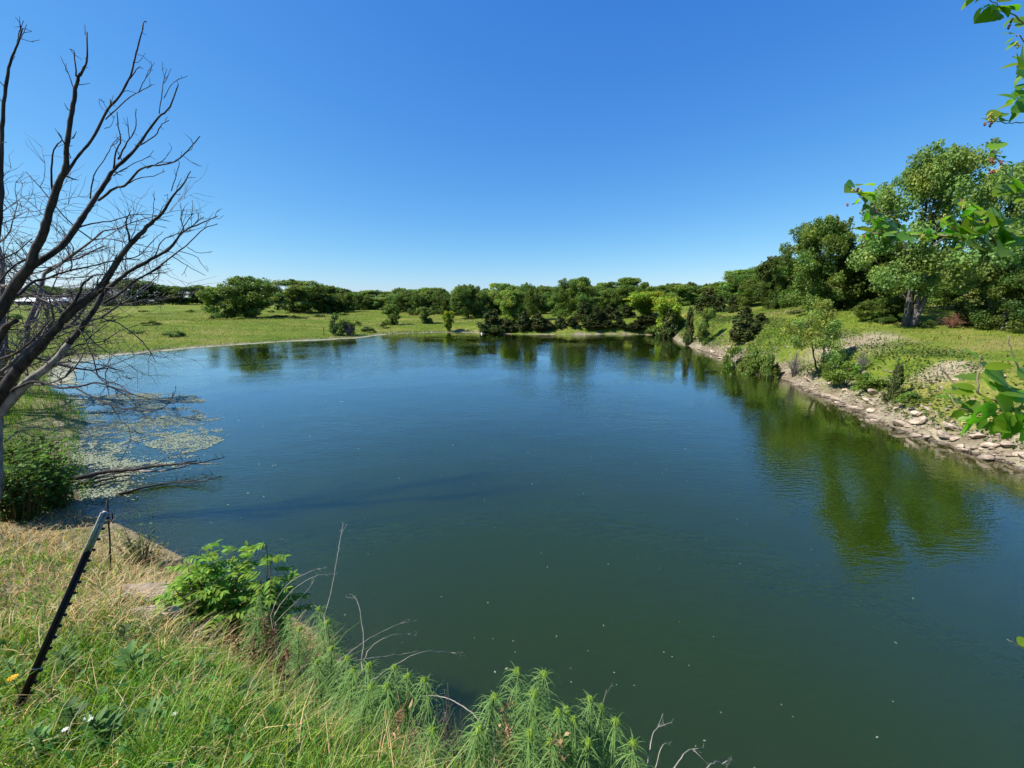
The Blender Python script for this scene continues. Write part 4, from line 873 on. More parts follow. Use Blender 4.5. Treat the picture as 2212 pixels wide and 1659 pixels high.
WL = [(558,1280,3.7),(553,1312,3.6),(625,1330,3.3),(647,1357,3.1),(689,1312,3.1),(707,1341,3.0),(686,1428,2.7),(715,1399,2.8),(750,1420,2.6),(762,1444,2.5),(798,1434,2.5),(802,1480,2.35),(851,1440,2.45),(880,1458,2.4),(915,1466,2.35),(933,1575,2.05),(835,1480,2.3)]
WR = [(1118,1446,2.2),(1176,1452,2.2),(1068,1502,2.1),(1154,1494,2.1),(1206,1536,2.05),(1225,1530,2.1),(1240,1552,2.05),(1275,1508,2.15),(1298,1526,2.15),(1331,1555,2.1),(1368,1602,2.05),(1035,1573,2.0),(1145,1582,1.95),(1270,1600,2.0),(1190,1600,1.95)]
for i, (px, py, D) in enumerate(WL):
    lab = {4: 'tallest feathery weed right of the sumac bush', 0: 'feathery weed directly behind the sumac bush right side', 14: 'rightmost feathery weed of the left clump'}.get(i, 'feathery green weed in the clump right of the sumac bush')
    weed(px, py, D, .32, lab, 'feathery weeds right of the sumac bush', 200+i)
for i, (px, py, D) in enumerate(WR):
    lab = {0: 'tallest feathery weed of the bottom centre clump', 10: 'small feathery weed at right end of bottom centre clump', 2: 'short feathery weed at left of the bottom centre clump'}.get(i, 'feathery green weed in the clump at bottom centre')
    weed(px, py, D, .34, lab, 'feathery weeds at bottom centre', 240+i)

# ------------------------------------------------------------------ dry arching stalks
def stalk(pts, D0_, D1_, r0, label, forks=3, group='dry stalks over the water'):
    P = px_line(pts, D0_, D1_, 4, .002); b = P[0].copy(); g = gz(b[0], b[1]); mb = MB()
    if b[2] > g+.02: P = np.vstack([np.array((b[0]+.01, b[1]-.02, g-.03)), (np.array((b[0], b[1]-.01, g))+b)/2+np.array((.008, 0, 0)), P])
    mb.tube(P-b, np.linspace(r0*.66, r0*.3, len(P)), 5); e = P[-1]; d = unit(P[-1]-P[-3])
    for k in range(forks):
        f = e+unit(d+rng.normal(size=3)*.5)*(.03+.05*rng.random()); m = P[-2]; mb.tube([m-b, f-b], [r0*.3, r0*.15], 4)
        for j in range(2): mb.tube([f-b, f+unit(d+rng.normal(size=3)*.9)*.025-b], [r0*.2, r0*.1], 3)
    o = obj("dry_stalk", mb.mesh("dry_stalk", True), M_stalk, None, b); tag(o, label, "stalk", group)
stalk([(700,1330),(715,1280),(727,1215),(732,1180),(738,1148)], 3.0, 3.4, .005, 'long upright white stalk rising above the feathery weeds', 4)
stalk([(585,1330),(600,1290),(630,1255),(670,1235),(690,1227)], 3.5, 3.7, .005, 'upper arching dry stalk right of the sumac bush')
stalk([(590,1335),(610,1300),(640,1268),(680,1245),(710,1240)], 3.4, 3.6, .005, 'lower arching dry stalk right of the sumac bush')
stalk([(595,1345),(630,1310),(660,1280),(678,1255)], 3.4, 3.6, .004, 'shortest arching dry stalk right of the sumac bush', 2)
stalk([(780,1430),(785,1390),(782,1345),(772,1300),(768,1292)], 2.6, 2.9, .004, 'upright dry stalk with tiny forked tip over the water')
stalk([(720,1440),(760,1405),(800,1378),(840,1358),(872,1344)], 2.7, 3.0, .004, 'straight slanting dry stalk pointing right over the water')
stalk([(782,1435),(800,1400),(835,1375),(865,1369),(885,1372)], 2.6, 2.9, .004, 'small arched dry stalk beside the slanting stalk')
stalk([(790,1478),(840,1445),(900,1412),(945,1407),(985,1411)], 2.4, 2.8, .0045, 'long dry stalk arching far right over the water')
stalk([(760,1428),(800,1422),(845,1416),(875,1411)], 2.6, 2.8, .004, 'low dry stalk lying nearly level over the water', 1)
stalk([(1066,1680),(1068,1600),(1040,1560),(1000,1525),(965,1508),(940,1503)], 2.0, 2.3, .006, 'thick white stalk arching left beside bottom centre weeds', 1)
stalk([(1395,1690),(1402,1630),(1410,1590),(1425,1565)], 2.05, 2.15, .005, 'twin tipped dry stalk right of the bottom centre weeds', 3)
stalk([(1410,1690),(1420,1640),(1432,1610),(1440,1604)], 2.05, 2.15, .004, 'short dry stalk right of the twin tipped stalk', 2)
stalk([(1440,1680),(1462,1650),(1480,1625),(1500,1617)], 2.05, 2.2, .006, 'forked dry stalk near the bottom of the water', 4)
stalk([(1510,1690),(1530,1655),(1545,1645),(1565,1650)], 2.05, 2.2, .006, 'lowest dry forked stalk cut by the bottom frame edge', 6)
stalk([(1195,1700),(1225,1640),(1255,1600),(1290,1565),(1310,1490)], 2.1, 2.3, .004, 'thin dry stalk crossing the bottom centre weeds', 1)
# bare grey brush at bank edge
for px, py, D, lab in [(985,1600,2.05,'grey bare brush at bank edge left of bottom centre weeds'),(790,1575,2.5,'grey brush low on the bank below the feathery weeds'),(600,1400,3.3,'brown dead brush at the right foot of the sumac bush'),(960,1540,2.2,'fine grey twigs sticking out over the dark water')]:
    t = at_depth(px, py, D); z = gz(t[0], t[1]); o = obj("bare_brush", BB[0][0], M_twig, None, (t[0], t[1], min(z, t[2]-.2))); h = max(t[2]-z, .25)+.08; o.scale = (.22, .22, h); o.rotation_euler[2] = rng.random()*6; tag(o, lab, "brush")

# ------------------------------------------------------------------ sumac bush and leafy herbs
def leafy_bush(name, label, px, py, wpx, hpx, D, n_stem, leaf, base, seed, mat=M_fern, cat="bush", compound=True, lean=(.2, 0, 0)):
    r = np.random.default_rng(seed); c = at_depth(px, py, D); z = gz(c[0], c[1]); t = thing(name, label, cat, (c[0], c[1], z)); W_ = wpx/F*D/2; H = hpx/F*D
    top = at_depth(px, py-hpx/2, D)[2]-z
    mb = MB(); P_, A_2, N_, L_, C_ = [], [], [], [], []
    for k in range(n_stem):
        a = r.random()*6.283; q = r.random()**.6; e = np.array((math.cos(a)*q*W_, math.sin(a)*q*W_*.8, max(top*(1-.55*q*r.random())*(.55+.45*r.random()), .1)))+np.array(lean)*W_*q
        S = smooth_line([np.array((math.cos(a)*W_*.4*q, math.sin(a)*W_*.4*q, -.05)), e*np.array((.6, .6, .55)), e], 5, .008, r); mb.tube(S, np.linspace(.009, .003, len(S)), 5, (.2, .15, .08))
        nl = 9 if compound else 12
        for j in range(nl):
            i = int(len(S)*(.12+.85*(j+.5)/nl)); b_ = S[min(i, len(S)-1)]; da = r.random()*6.283; d = unit(np.array((math.cos(da), math.sin(da), .35+.3*r.normal())))
            if compound:
                Lr = .11+.1*r.random(); rr = np.array([b_+d*Lr*u-np.array((0, 0, 1))*.35*Lr*u*u for u in np.linspace(0, 1, 6)]); mb.tube(rr, np.linspace(.0025, .001, 6), 3, (.2, .24, .06))
                sd_ = unit(np.cross(d, (0, 0, 1.)))
                for m in range(1, 6):
                    for sg in (-1, 1):
                        P_.append(rr[m]); A_2.append(unit(sd_*sg+d*.55-np.array((0, 0, .25)))); N_.append(np.array((0, 0, 1.))+r.normal(size=3)*.25); L_.append(leaf*(.7+.5*r.random()))
                P_.append(rr[-1]); A_2.append(d); N_.append(np.array((0, 0, 1.))); L_.append(leaf)
            else:
                P_.append(b_); A_2.append(d); N_.append(np.array((0, 0, 1.))+r.normal(size=3)*.35); L_.append(leaf*(.7+.6*r.random()))
    m = len(P_); L_ = np.array(L_); C = np.array(base)[None]*(.7+.6*r.random((m, 1))); C[:, 0] *= .8+.5*r.random(m)
    V, Q, C = leaf_shapes(np.array(P_), np.array(A_2), np.array(N_), L_, L_*(.42 if compound else .5), C, 4, droop=.3)
    part("stem", mb.mesh("stem", True), M_fern, t); part("leaves", mesh_np("leaves", V, Q, None, C), mat, t); return t
leafy_bush("sumac_bush", "bright green leafy sumac bush at the edge of the near bank", 440, 1272, 168, 180, 4.1, 40, .078, (.17, .32, .035), 301)
leafy_bush("sumac_shoot", "thin leafy sumac shoots leaning right over the water", 545, 1215, 110, 110, 4.2, 14, .078, (.16, .30, .035), 302, lean=(.5, 0, .0))
leafy_bush("bank_shrub", "small dull green shrub at the bank corner above the sumac", 292, 1160, 100, 60, 7.4, 40, .06, (.10, .14, .05), 303, compound=False)
leafy_bush("shore_bush", "green leafy bush on left waterline beside the dead trunk", 95, 1010, 130, 130, 9.6, 100, .13, (.12, .25, .035), 304, compound=False)
leafy_bush("dark_bush", "dark green bush at the foot of the dead trunk", 20, 1030, 150, 130, 8.9, 90, .13, (.07, .15, .025), 305, compound=False)
leafy_bush("dark_bush", "dark low bush behind the leafy shore bush at left", 55, 950, 150, 80, 11.5, 90, .13, (.08, .16, .025), 306, compound=False)
def milkweed(px, py, base, label, seed, dark=1.0, n=12, leaf=.075):
    r = np.random.default_rng(seed); g = on_ground(px, base); D = g[1]*cp-(g[2]-CAM_Z)*sp; top = at_depth(px, py, D); H = max(top[2]-g[2], .12); t = thing("leafy_herb", label, "plant", g)
    S = smooth_line([np.array((0, 0, -.03)), np.array((.01, 0, H*.5)), np.array((.02*r.normal(), 0, H))], 4, .002, r); mb = MB(); mb.tube(S, np.linspace(.005, .003, len(S)), 5, (.16, .2, .08)); part("stem", mb.mesh("stem", True), M_fern, t); n = int(n*1.3); leaf *= 1.35
    j = np.arange(n); a = j*1.57+(j//2)*1.57+r.normal(size=n)*.2; u = .2+.8*j/n; P = np.stack([np.interp(u, np.linspace(0, 1, len(S)), S[:, k]) for k in range(3)], 1); A = np.c_[np.cos(a), np.sin(a), .45+.5*u]; N = np.tile((0, 0, 1.), (n, 1))-A*.3
    C = np.array((.10, .19, .055))*dark*(.8+.4*r.random((n, 1))); L = leaf*(1.1-.5*u); V, Q, C = leaf_shapes(P, A, N, L, L*.42, C, 5, droop=.2); part("leaves", mesh_np("leaves", V, Q, None, C), M_fern, t)
milkweed(150,1400,1470,'dark green milkweed just right of the leaning post',401,.9,14,.075)
milkweed(437,1425,1480,'small upright green herb in dry grass below the sumac',402,1.0,12,.06)
milkweed(540,1468,1540,'dark bluish herb standing in green grass right of centre bank',403,.7,14,.07)
milkweed(290,1400,1465,'broad yellowing herb in the dry grass left of centre bank',404,1.4,12,.1)
milkweed(165,1510,1590,'dark shaded herb low in grass below the milkweed',405,.7,14,.055)
milkweed(270,1345,1400,'withered dark herb with drooping leaves above the yellowing herb',406,.45,10,.06)
milkweed(330,1520,1585,'upright green herb in the long grass of the lower bank',407,1.2,12,.07)
milkweed(95,1570,1640,'leafy green herb low at the bottom left beside white flowers',408,1.3,12,.05)
milkweed(470,1560,1625,'pale green herb in long grass near bottom of the bank',409,1.5,12,.06)
milkweed(655,1520,1580,'small green herb just left of the feathery weed clump',410,1.2,10,.06)
milkweed(35,1420,1480,'bright leafy herb at left edge behind the post foot',411,1.5,12,.05)
milkweed(230,1560,1625,'broad leaved herb left of the upright lower bank herb',412,1.0,14,.085)
def dried(px, py, D, label, seed, c=(.30, .19, .09)):
    r = np.random.default_rng(seed); top = at_depth(px, py, D); bx, by = top[0]+r.normal()*.05, top[1]-.05; bz = gz(bx, by); H = max(top[2]-bz, .25); t = thing("dried_weed", label, "weed", (bx, by, bz), 0, 'dried brown weeds on the bank edge')
    S = smooth_line([np.array((0, 0, -.04)), np.array((r.normal()*.02, 0, H*.55)), np.array((top[0]-bx, top[1]-by, H))], 4, .004, r); mb = MB(); mb.tube(S, np.linspace(.005, .002, len(S)), 5, np.array(c)*.8)
    for k in range(3): i = int(r.integers(4, len(S))); e = S[i]+np.array((r.normal()*.05, r.normal()*.05, .05+.05*r.random())); mb.tube([S[i], e], [.0025, .0012], 4, np.array(c))
    part("stem", mb.mesh("stem", True), M_straw, t); n = 70; u = 1-.6*r.random(n)**1.4; P = np.stack([np.interp(u, np.linspace(0, 1, len(S)), S[:, k]) for k in range(3)], 1)+r.normal(size=(n, 3))*np.array((.018, .018, .02)); A = r.normal(size=(n, 3))+np.array((0, 0, -.7))
    V, Q, C = leaf_shapes(P, A, r.normal(size=(n, 3)), .018+.03*r.random(n), .008+.01*r.random(n), np.array(c)[None]*(.6+.9*r.random((n, 1))), 3, droop=.4); part("leaves", mesh_np("leaves", V, Q, None, C), M_straw, t)
for k, (px, py, D, lab) in enumerate([(1090,1518,2.1,'tan dried weed left of centre in the bottom weed clump'),(1098,1570,2.0,'shorter tan dried weed in the bottom weed clump'),(1208,1596,1.95,'curled tan seed head in front of the bottom weed clump'),(570,1332,3.4,'brown dried weed at the right foot of the sumac bush'),(590,1350,3.3,'darker brown dried weed next to the sumac bush foot'),
    (545,1375,3.2,'low brown dried weed in front of the sumac bush'),(680,1480,2.7,'tan dried weed between bank grass and feathery weeds'),(868,1540,2.2,'tan dried weed in front of the left feathery weed clump'),(500,1370,3.3,'brown dried weed below the middle of the sumac bush'),(620,1400,3.0,'slender dried weed left of the feathery weed clump')]):
    dried(px, py, D, lab, 700+k, (.36, .24, .12) if k in (0, 1, 2, 6, 7) else (.2, .115, .06))
# yellow flower at the post foot, white flower heads
def flower(px, base, h, c, n, rad, label, name):
    g = on_ground(px, base); t = thing(name, label, "flower", g); mb = MB(); mb.tube([(0, 0, -.02), (.005, 0, h*.6), (0, 0, h)], [.003, .0025, .002], 5, (.1, .17, .05)); part("stem", mb.mesh("stem", True), M_fern, t)
    a = np.arange(n)*6.283/n; A = np.c_[np.cos(a), np.sin(a), np.full(n, .35)]; V, Q, C = leaf_shapes(np.tile((0, 0, h), (n, 1)).astype(float), A, np.tile((0, 0, 1.), (n, 1))-A*.35, rad, rad*.45, tint(n, c, .15, .05), 3); part("petals", mesh_np("petals", V, Q, None, C), M_straw, t)
flower(48, 1530, .18, (.75, .45, .02), 12, .024, 'orange-yellow flower beside the leaning post foot', 'yellow_flower')
for k, (px, py) in enumerate([(160,1645),(215,1630),(205,1612),(390,1600),(868,1620)]):
    flower(px, py, .14, (.75, .75, .66), 9, .013, ['white flower head at the bottom left frame edge','white flower right of the bottom left one','small white flower above two others at bottom left','single white flower in green grass of lower left bank','tiny white flower at bank edge below feathery weeds'][k], 'white_flower')

# ------------------------------------------------------------------ saplings on the right bank
sp0 = at_y(1772, 828, 23); sp0[2] = gz(sp0[0], sp0[1])
sap = thing("sapling_clump", "slender pale leaved saplings with thin dark trunks by right waterline", "tree", sp0)
def sap_stem(pts, r0, leafcent, seed):
    r = np.random.default_rng(seed); mb = MB(); P = smooth_line(np.array([at_y(a, b_, 23+dy) for a, b_, dy in pts]), 4, .02)-sp0; mb.tube(P, np.linspace(r0, r0*.3, len(P)), 6)
    ends = []
    for (a, b_, dy, rr) in leafcent:
        c = at_y(a, b_, 23+dy)-sp0; i = int(np.argmin(np.linalg.norm(P-c+np.array((0, 0, .5)), axis=1))); mb.tube(smooth_line([P[i], (P[i]+c)/2+np.array((0, 0, -.08)), c], 3, .015, r), np.linspace(r0*.35, .008, 7), 4); ends.append((c, rr))
    part("trunk", mb.mesh("trunk", True), M_dead, sap); cent = np.array([e[0] for e in ends]); rad = np.array([e[1] for e in ends])*1.15
    V, Q, C = crown_from_clusters(cent, rad, 900*len(ends)//2, .062, r, base=(.30, .385, .085), flat=.9, elong=1.4); part("crown", mesh_np("crown", V, Q, None, C), M_leaf, sap)
sap_stem([(1772,832,0),(1764,800,0),(1757,760,.1),(1752,725,.2),(1745,690,.2)], .06, [(1745,720,.2,.45),(1725,700,.3,.35),(1708,715,.2,.4),(1730,740,0,.4),(1716,735,-.3,.3),(1750,690,.3,.35),(1765,740,-.2,.4),(1700,700,0,.22)], 501)
sap_stem([(1780,830,.2),(1778,780,.3),(1782,730,.4),(1780,690,.5),(1777,650,.5)], .055, [(1776,660,.5,.42),(1788,680,.4,.45),(1768,680,.6,.4),(1795,705,.2,.45),(1775,700,.4,.4),(1800,725,.5,.42),(1786,740,.3,.45),(1770,720,.2,.35),(1805,700,.3,.3),(1788,655,.5,.25)], 502)
sap_stem([(1797,836,-.2),(1797,800,-.1),(1803,765,0),(1808,735,.1)], .045, [(1806,745,0,.4),(1795,770,-.2,.42),(1812,765,.1,.38),(1785,785,-.1,.35),(1806,790,-.2,.38)], 503)

# ------------------------------------------------------------------ white roofed shed on far left
w0, w1 = at_y(28, 655, 125), at_y(158, 655, 125); L_ = w1[0]-w0[0]; zc = gz((w0[0]+w1[0])/2, 125); zr = at_y(90, 645, 125)[2]; ze = at_y(90, 651, 125)[2]
shed = thing("long_shed", "long low shed with white metal roof on far left meadow", "shed", ((w0[0]+w1[0])/2, 128, min(zc, ze-1.0)))
zb = shed.location[2]
mb = MB(); mb.box((0, 0, (ze-zb)/2-.2), (L_-.6, 5.4, ze-zb+.4)); part("wall", mb.mesh("wall"), m_plain("shed_wall", (.10, .10, .11), .8), shed)
mb = MB(); hw = 3.1; e, rr = ze-zb, zr-zb+.25
V = [(-L_/2,-hw,e),(L_/2,-hw,e),(L_/2,0,rr),(-L_/2,0,rr),(-L_/2,hw,e),(L_/2,hw,e),(-L_/2,-hw,e+.08),(L_/2,-hw,e+.08),(L_/2,0,rr+.08),(-L_/2,0,rr+.08),(-L_/2,hw,e+.08),(L_/2,hw,e+.08)]
mb.add(V, [(0,3,2,1),(3,4,5,2),(6,7,8,9),(9,8,11,10),(0,1,7,6),(4,10,11,5),(0,6,9,3),(3,9,10,4),(1,2,8,7),(2,5,11,8)]); part("roof", mb.mesh("roof"), m_plain("white_roof", (.75, .76, .78), .5, nz=.06, sc=2), shed)
for k in range(6):
    mb = MB(); mb.box((-L_/2+L_*(k+.5)/6, -2.73, (e)/2-.1), (1.2, .05, e*.75)); part("bay_opening", mb.mesh("bay_opening"), m_plain("shed_dark", (.02, .02, .022), .9), shed)
# white float and lawn scrap
q = at_z(1041, 721.5, 0); mb = MB(); mb.tube([(0, 0, -.08), (0, 0, .0), (0, 0, .16), (0, 0, .22), (0, 0, .28)], [.1, .13, .13, .05, .045], 10); tag(obj("white_jug", mb.mesh("white_jug", True), m_plain("white_plastic", (.8, .8, .8), .4, nz=.03), None, q), "tiny white jug floating at the far waterline", "jug")

# ------------------------------------------------------------------ mulberry tree reaching in from the right
mz = gz(3.1, .5)
mul = thing("mulberry_tree", "mulberry tree reaching berry laden leafy branches in from right edge", "tree", (3.1, .5, mz)); mo = np.array((3.1, .5, mz))
mb = MB(); mb.tube(smooth_line([np.array((0, 0, -.1)), np.array((.05, .05, 1.0)), np.array((0, .1, 2.2)), np.array((.1, .2, 3.6)), np.array((.0, .3, 5.2))], 4, .01), np.linspace(.11, .03, 17), 9); part("trunk", mb.mesh("trunk", True), M_bark, mul)
def mul_crown():
    r = np.random.default_rng(77); cen = np.array([(3.1+r.normal()*.6, .35+r.normal()*.6, 3.9+2.6*r.random()) for _ in range(26)]); mb = MB()
    for c in cen: b_ = np.array((3.12, .65, max(3.2, c[2]-1.0))); mb.tube(smooth_line([b_-mo, (b_+c)/2-mo+np.array((0, 0, -.05)), c-mo], 3, .01, r), np.linspace(.016, .005, 7), 5)
    n = 5200; k = r.integers(0, 26, n); P = cen[k]+rand_dirs(n, r)*(.42*r.random((n, 1))**.5); P = P[out_of_frame(P) & (P[:, 1] < 1.5)]; n = len(P); L = .06+.05*r.random(n)
    V, Q, C = leaf_shapes(P-mo, r.normal(size=(n, 3)), unit(r.normal(size=(n, 3))*.6+np.array((0, 0, 1))), L, L*.62, tint(n, (.13, .24, .03), .35, .3), 6, .04); part("stem", mb.mesh("stem", True), M_bark, mul); part("crown", mesh_np("crown", V, Q, None, C), M_mul, mul)
M_mbark = bark_mat("mulberry_bark", (.2, .15, .10), (.42, .34, .25), scale=20, bump=.1)
M_berry = leaf_mat("mulberry_fruit", trans=.1, rough=.35, spec=.5, objcol=False)
BERRY = []
for cc in ((.34, .33, .09), (.26, .08, .07), (.04, .01, .02)):
    V = []; T = []; C = []
    for k in range(22):                                     # drupelets packed over a short core
        d_ = rand_dirs(1)[0]*np.array((.0042, .0042, .0085)); V.append(np.array([(1,0,0),(0,1,0),(-1,0,0),(0,-1,0),(0,0,1),(0,0,-1)])*.0034+d_)
        T.append(np.array([(0,1,4),(1,2,4),(2,3,4),(3,0,4),(1,0,5),(2,1,5),(3,2,5),(0,3,5)])+k*6); C.append(np.tile(np.array(cc)*(.75+.5*rng.random()), (6, 1)))
    BERRY.append(mesh_np("berry", np.vstack(V), None, np.vstack(T), np.vstack(C)))
def out_of_frame(P):
    q = P-np.array((0, 0, CAM_Z)); dz = q[:, 1]*cp-q[:, 2]*sp; return (dz < .05) | (q[:, 0]/np.maximum(dz, .05)*F+1106 > 2250)
def mul_branch(lines, leaves, berries, root_z):
    """lines: (pixel pts, D0, D1, radius); leaves: (base px,py, tip px,py, D, width ratio, facing); berries: (px,py,D,hue)"""
    mb = MB(); first = True
    for pts, d0, d1, r0 in lines:
        P = px_line(pts, d0, d1, 4, .002)
        if first:
            P = np.vstack([mo+np.array((0, .1, root_z)), (mo+np.array((0, .1, root_z))+P[0])/2+np.array((0, 0, .06)), P]); first = False
        mb.tube(P-mo, np.linspace(r0, r0*.4, len(P)), 6)
    p0 = mo+np.array((0, .1, root_z)); p1 = at_depth(*lines[0][0][0], lines[0][1]); n = 70; t = rng.random(n)     # leafy side twigs on the stretch between trunk and frame
    T0 = p0+(p1-p0)*t[:, None]+np.array((0, 0, .06))*np.sin(np.pi*t)[:, None]; T1 = T0+rand_dirs(n)*(.05+.16*rng.random((n, 1)))
    kp = out_of_frame(T1+(T1-T0)*1.2) & out_of_frame(T1); T0, T1 = T0[kp], T1[kp]
    for a_, b_ in zip(T0[::2], T1[::2]): mb.tube([a_-mo, (a_+b_)/2-mo, b_-mo], [.0025, .002, .0012], 4)
    br = part("branch", mb.mesh("branch", True), M_mbark, mul)
    lp = np.array([at_depth(a, b_, D) for a, b_, c, d, D, w, f in leaves]); lt = np.array([at_depth(c, d, D+f*.05) for a, b_, c, d, D, w, f in leaves]); A = lt-lp; L = np.linalg.norm(A, axis=1)
    n = len(leaves); N = np.tile(np.array((-.25, -.35, 1.0)), (n, 1))+rng.normal(size=(n, 3))*.3+np.array([(0, -.9*abs(f), 0) for *_, f in leaves])
    C = tint(n, (.15, .265, .03), .35, .3); W_ = np.array([w for *_, w, f in leaves])*L
    V, Q, C = leaf_shapes(lp-mo, A, N, L, W_, C, 12, .05, .18, .22); n2 = len(T1)
    if n2:
        A2 = T1-T0+rng.normal(size=(n2, 3))*.06; L2 = .05+.05*rng.random(n2); V2, Q2, C2 = leaf_shapes(T1-mo-unit(A2)*.01, A2, np.tile((0, 0, 1.), (n2, 1))+rng.normal(size=(n2, 3))*.4, L2, L2*.6, tint(n2, (.15, .265, .03), .35, .3), 12, .05, .18, .22)
        Q = np.vstack([Q, Q2+len(V)]); V = np.vstack([V, V2]); C = np.vstack([C, C2])
    me = mesh_np("leaves", V, Q, None, C, True); lo = obj("leaves", me, M_mul, br)
    for a, b_, D, h in berries:
        o = obj("berry", BERRY[h], M_berry, br); o.location = at_depth(a, b_, D)-mo
def auto_leaves(line, D, n, Lpx, seed, side=1.0):
    r = np.random.default_rng(seed); P = smooth_line(np.array([(a, b_, 0) for a, b_ in line], float), 6); out = []
    for k in range(n):
        i = int(r.integers(1, len(P))); a = r.normal()*.9-1.57*(r.random() < .62)*1.0+(1.57 if r.random() < .3 else 0); L = Lpx*(.6+.7*r.random()); b0 = P[i, :2]+r.normal(size=2)*5
        out.append((b0[0], b0[1], b0[0]-abs(math.cos(a))*L*(1 if r.random() < .6 else -1), b0[1]+math.sin(a)*L*.75, D+r.normal()*.08, .5+.2*r.random(), r.normal()))
    return out
mul_crown()
# main branch across the cottonwood
main = [(2260,528),(2212,526),(2150,522),(2070,511),(1990,508),(1930,507),(1880,504)]
up1 = [(1945,506),(1905,475),(1880,450),(1862,430),(1848,405)]; up2 = [(2080,511),(2055,485),(2045,470)]; up3 = [(2150,520),(2125,490),(2110,470),(2095,440)]; dn = [(2160,523),(2110,532),(2060,537)]
up4 = [(2090,511),(2086,470),(2082,440)]; up5 = [(2212,520),(2180,500),(2150,465)]
lv = auto_leaves(main, 2.0, 50, 19, 601)+auto_leaves(up1, 2.0, 31, 17, 602)+auto_leaves(up2, 2.0, 14, 20, 603)+auto_leaves(up3, 2.0, 26, 20, 604)+auto_leaves(dn, 1.95, 12, 19, 605)+auto_leaves(up4, 2.05, 14, 18, 606)+auto_leaves(up5, 1.9, 23, 20, 607)
lv += [(1850,408,1828,415,2,.6,.3),(1852,402,1890,392,2,.6,.5),(1862,415,1893,425,2,.6,.5),(1868,425,1872,440,2,.6,0),(1880,450,1862,452,2,.6,.2),(1885,500,1845,488,2,.6,.5),(1875,502,1848,520,2,.55,.4)]
r_ = np.random.default_rng(610)
be = [(px+r_.normal()*9, py+8+r_.normal()*6, 2.0+r_.normal()*.03, int(r_.choice([0, 0, 0, 1, 2]))) for line in (main, up1, up2, up3, up4, up5) for px, py in line[1:] for _ in range(3)]
mul_branch([(main, 2.05, 2.0, .009), (up1, 2.0, 2.0, .0045), (up2, 2.0, 1.95, .004), (up3, 2.0, 2.1, .005), (dn, 2.0, 1.95, .004), (up4, 2.0, 2.1, .004), (up5, 2, 1.9, .005)], lv, be, 2.3)
# twig above it, and the right-edge sprays
t1 = [(2260,400),(2200,392),(2170,370),(2155,345),(2142,322)]; t2 = [(2250,470),(2195,400),(2187,355)]
lv = [(2140,325,2177,296,1.8,.5,.4),(2143,330,2140,350,1.8,.5,.2),(2155,338,2175,333,1.8,.3,.8),(2160,350,2192,343,1.8,.3,.6),(2165,360,2190,352,1.8,.35,.5),(2160,365,2142,372,1.8,.4,.2),(2150,350,2130,352,1.8,.6,.5),(2165,375,2140,392,1.8,.4,.4)]+auto_leaves(t2, 1.8, 6, 32, 621)
mul_branch([(t1, 1.85, 1.8, .004), (t2, 1.9, 1.85, .004)], lv, [(2150+r_.normal()*8, 350+r_.normal()*12, 1.8, int(r_.choice([0, 1]))) for _ in range(10)], 2.7)
t3 = [(2260,258),(2212,264),(2180,266),(2150,262),(2128,264)]; t4 = [(2260,215),(2212,225),(2190,215)]
lv = [(2140,262,2122,252,1.8,.5,.3),(2145,258,2146,230,1.8,.6,.4),(2150,255,2178,234,1.8,.5,.5),(2160,262,2180,252,1.8,.5,.4),(2150,260,2135,245,1.8,.5,0),(2195,215,2160,198,1.8,.5,.3),(2195,210,2225,185,1.8,.5,.4),(2200,222,2185,250,1.8,.6,.4),(2205,235,2180,262,1.8,.4,.3),(2200,195,2232,168,1.8,.5,.3),(2210,240,2240,225,1.8,.5,.2)]+auto_leaves(t4, 1.8, 7, 34, 631)
mul_branch([(t3, 1.85, 1.8, .003), (t4, 1.85, 1.8, .003)], lv, [(2148+r_.normal()*6, 258+r_.normal()*5, 1.8, 0) for _ in range(6)]+[(2128,268,1.8,1),(2140,270,1.8,2)], 3.1)
t5 = [(2270,150),(2225,140),(2205,138)]
lv = [(2205,138,2163,143,1.8,.5,.4),(2208,132,2190,118,1.8,.5,.3),(2210,145,2200,165,1.8,.5,.4),(2215,150,2188,185,1.8,.35,.4),(2220,130,2240,110,1.8,.5,.2)]+auto_leaves(t5, 1.8, 6, 32, 641)
mul_branch([(t5, 1.85, 1.8, .003)], lv, [(2200,142,1.8,0),(2208,150,1.8,0)], 3.4)
t6 = [(2270,100),(2212,48),(2180,28),(2150,8),(2120,-10)]; t7 = [(2270,140),(2212,88),(2195,75)]
lv = [(2135,-12,2105,2,1.8,.6,.3),(2110,-8,2076,16,1.8,.5,.2),(2120,15,2100,50,1.8,.5,.6),(2140,8,2118,20,1.8,.5,.4),(2150,10,2140,28,1.8,.5,.2),(2160,12,2185,30,1.8,.6,.4),(2165,15,2205,12,1.8,.6,.4),(2185,40,2165,60,1.8,.5,.3),(2195,75,2165,68,1.8,.4,.3),(2200,60,2225,40,1.8,.5,.4),(2190,80,2170,95,1.8,.5,.3),(2155,5,2190,-12,1.8,.6,.3),(2200,88,2172,105,1.8,.35,.2)]+auto_leaves(t6, 1.8, 8, 34, 651)
mul_branch([(t6, 1.85, 1.8, .0035), (t7, 1.85, 1.8, .003)], lv, [(2185,45,1.8,2),(2195,95,1.8,0),(2200,100,1.8,0),(2180,58,1.8,2)], 3.7)
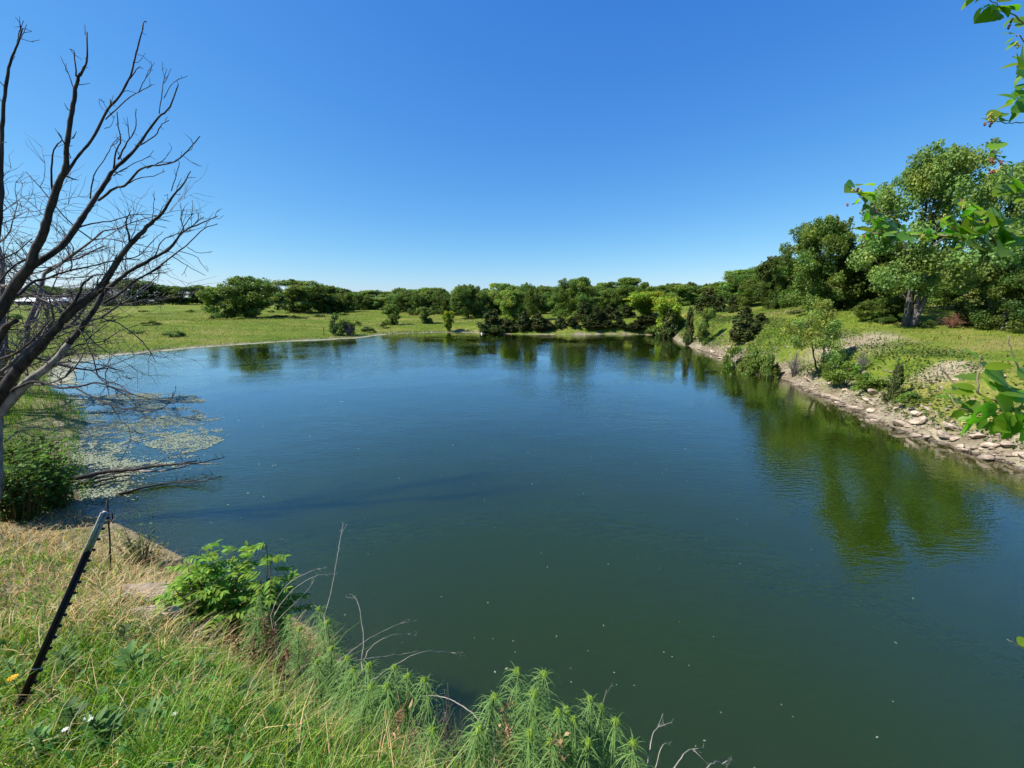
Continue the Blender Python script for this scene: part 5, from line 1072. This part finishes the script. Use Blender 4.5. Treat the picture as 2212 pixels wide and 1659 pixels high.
# near spray low on the right
n1 = [(2290,900),(2230,895),(2180,882),(2140,862),(2115,850),(2112,820),(2120,790),(2116,768)]; n2 = [(2180,885),(2120,895),(2070,880),(2050,850)]; n3 = [(2035,800),(2025,787)]; n4 = [(2240,860),(2200,800),(2185,760),(2178,725)]
lv = [(2118,775,2080,748,1.25,.35,.3),(2120,790,2155,800,1.25,.5,.4),(2110,822,2060,805,1.25,.85,1.2),(2108,840,2055,828,1.25,.5,.5),(2105,848,2052,845,1.25,.4,.4),(2125,795,2200,785,1.2,.35,-.4),(2125,805,2200,815,1.2,.45,.8),(2118,868,2068,892,1.25,.6,.8),(2140,866,2102,925,1.2,.62,.9),(2150,860,2215,905,1.2,.6,.9),(2160,850,2212,830,1.2,.6,.7),(2150,845,2130,812,1.2,.4,.4),(2120,900,2066,905,1.25,.5,.6),(2080,885,2055,905,1.25,.6,.5),(2090,905,2085,950,1.25,.5,.8),(2150,890,2110,930,1.22,.5,.7),(2180,890,2145,945,1.2,.55,.8),(2190,890,2230,950,1.2,.6,.9),(2060,862,2022,852,1.3,.5,.3),(2055,850,2035,838,1.3,.5,.5),(2060,845,2082,838,1.3,.5,.6),(2062,870,2085,862,1.3,.5,.4),(2180,900,2215,935,1.2,.55,.6),(2195,870,2225,850,1.2,.5,.5),(2200,815,2240,800,1.2,.5,.6),(2150,930,2190,925,1.2,.4,.3),(2205,780,2168,772,1.2,.3,.3),(2210,850,2180,832,1.2,.6,.6),(2145,872,2122,852,1.2,.3,.1),(2160,905,2150,930,1.2,.6,.6),(2195,905,2175,955,1.2,.55,.7),(2100,885,2075,862,1.25,.5,.4)]
be = [(2150+r_.normal()*30, 895+r_.normal()*16, 1.22, 0) for _ in range(12)]
mul_branch([(n1, 1.3, 1.22, .0045), (n2, 1.25, 1.28, .0035), ([(2075,842),(2035,800),(2025,787)], 1.3, 1.3, .003), (n4, 1.3, 1.25, .003)], lv, be, .9)
n5 = [(2270,1440),(2212,1402),(2190,1390),(2176,1382)]
mul_branch([(n5, 1.3, 1.2, .0025)], [(2200,1392,2225,1378,1.2,.5,.3),(2210,1400,2240,1395,1.2,.5,.3),(2205,1395,2218,1385,1.2,.5,.2)], [], .5)
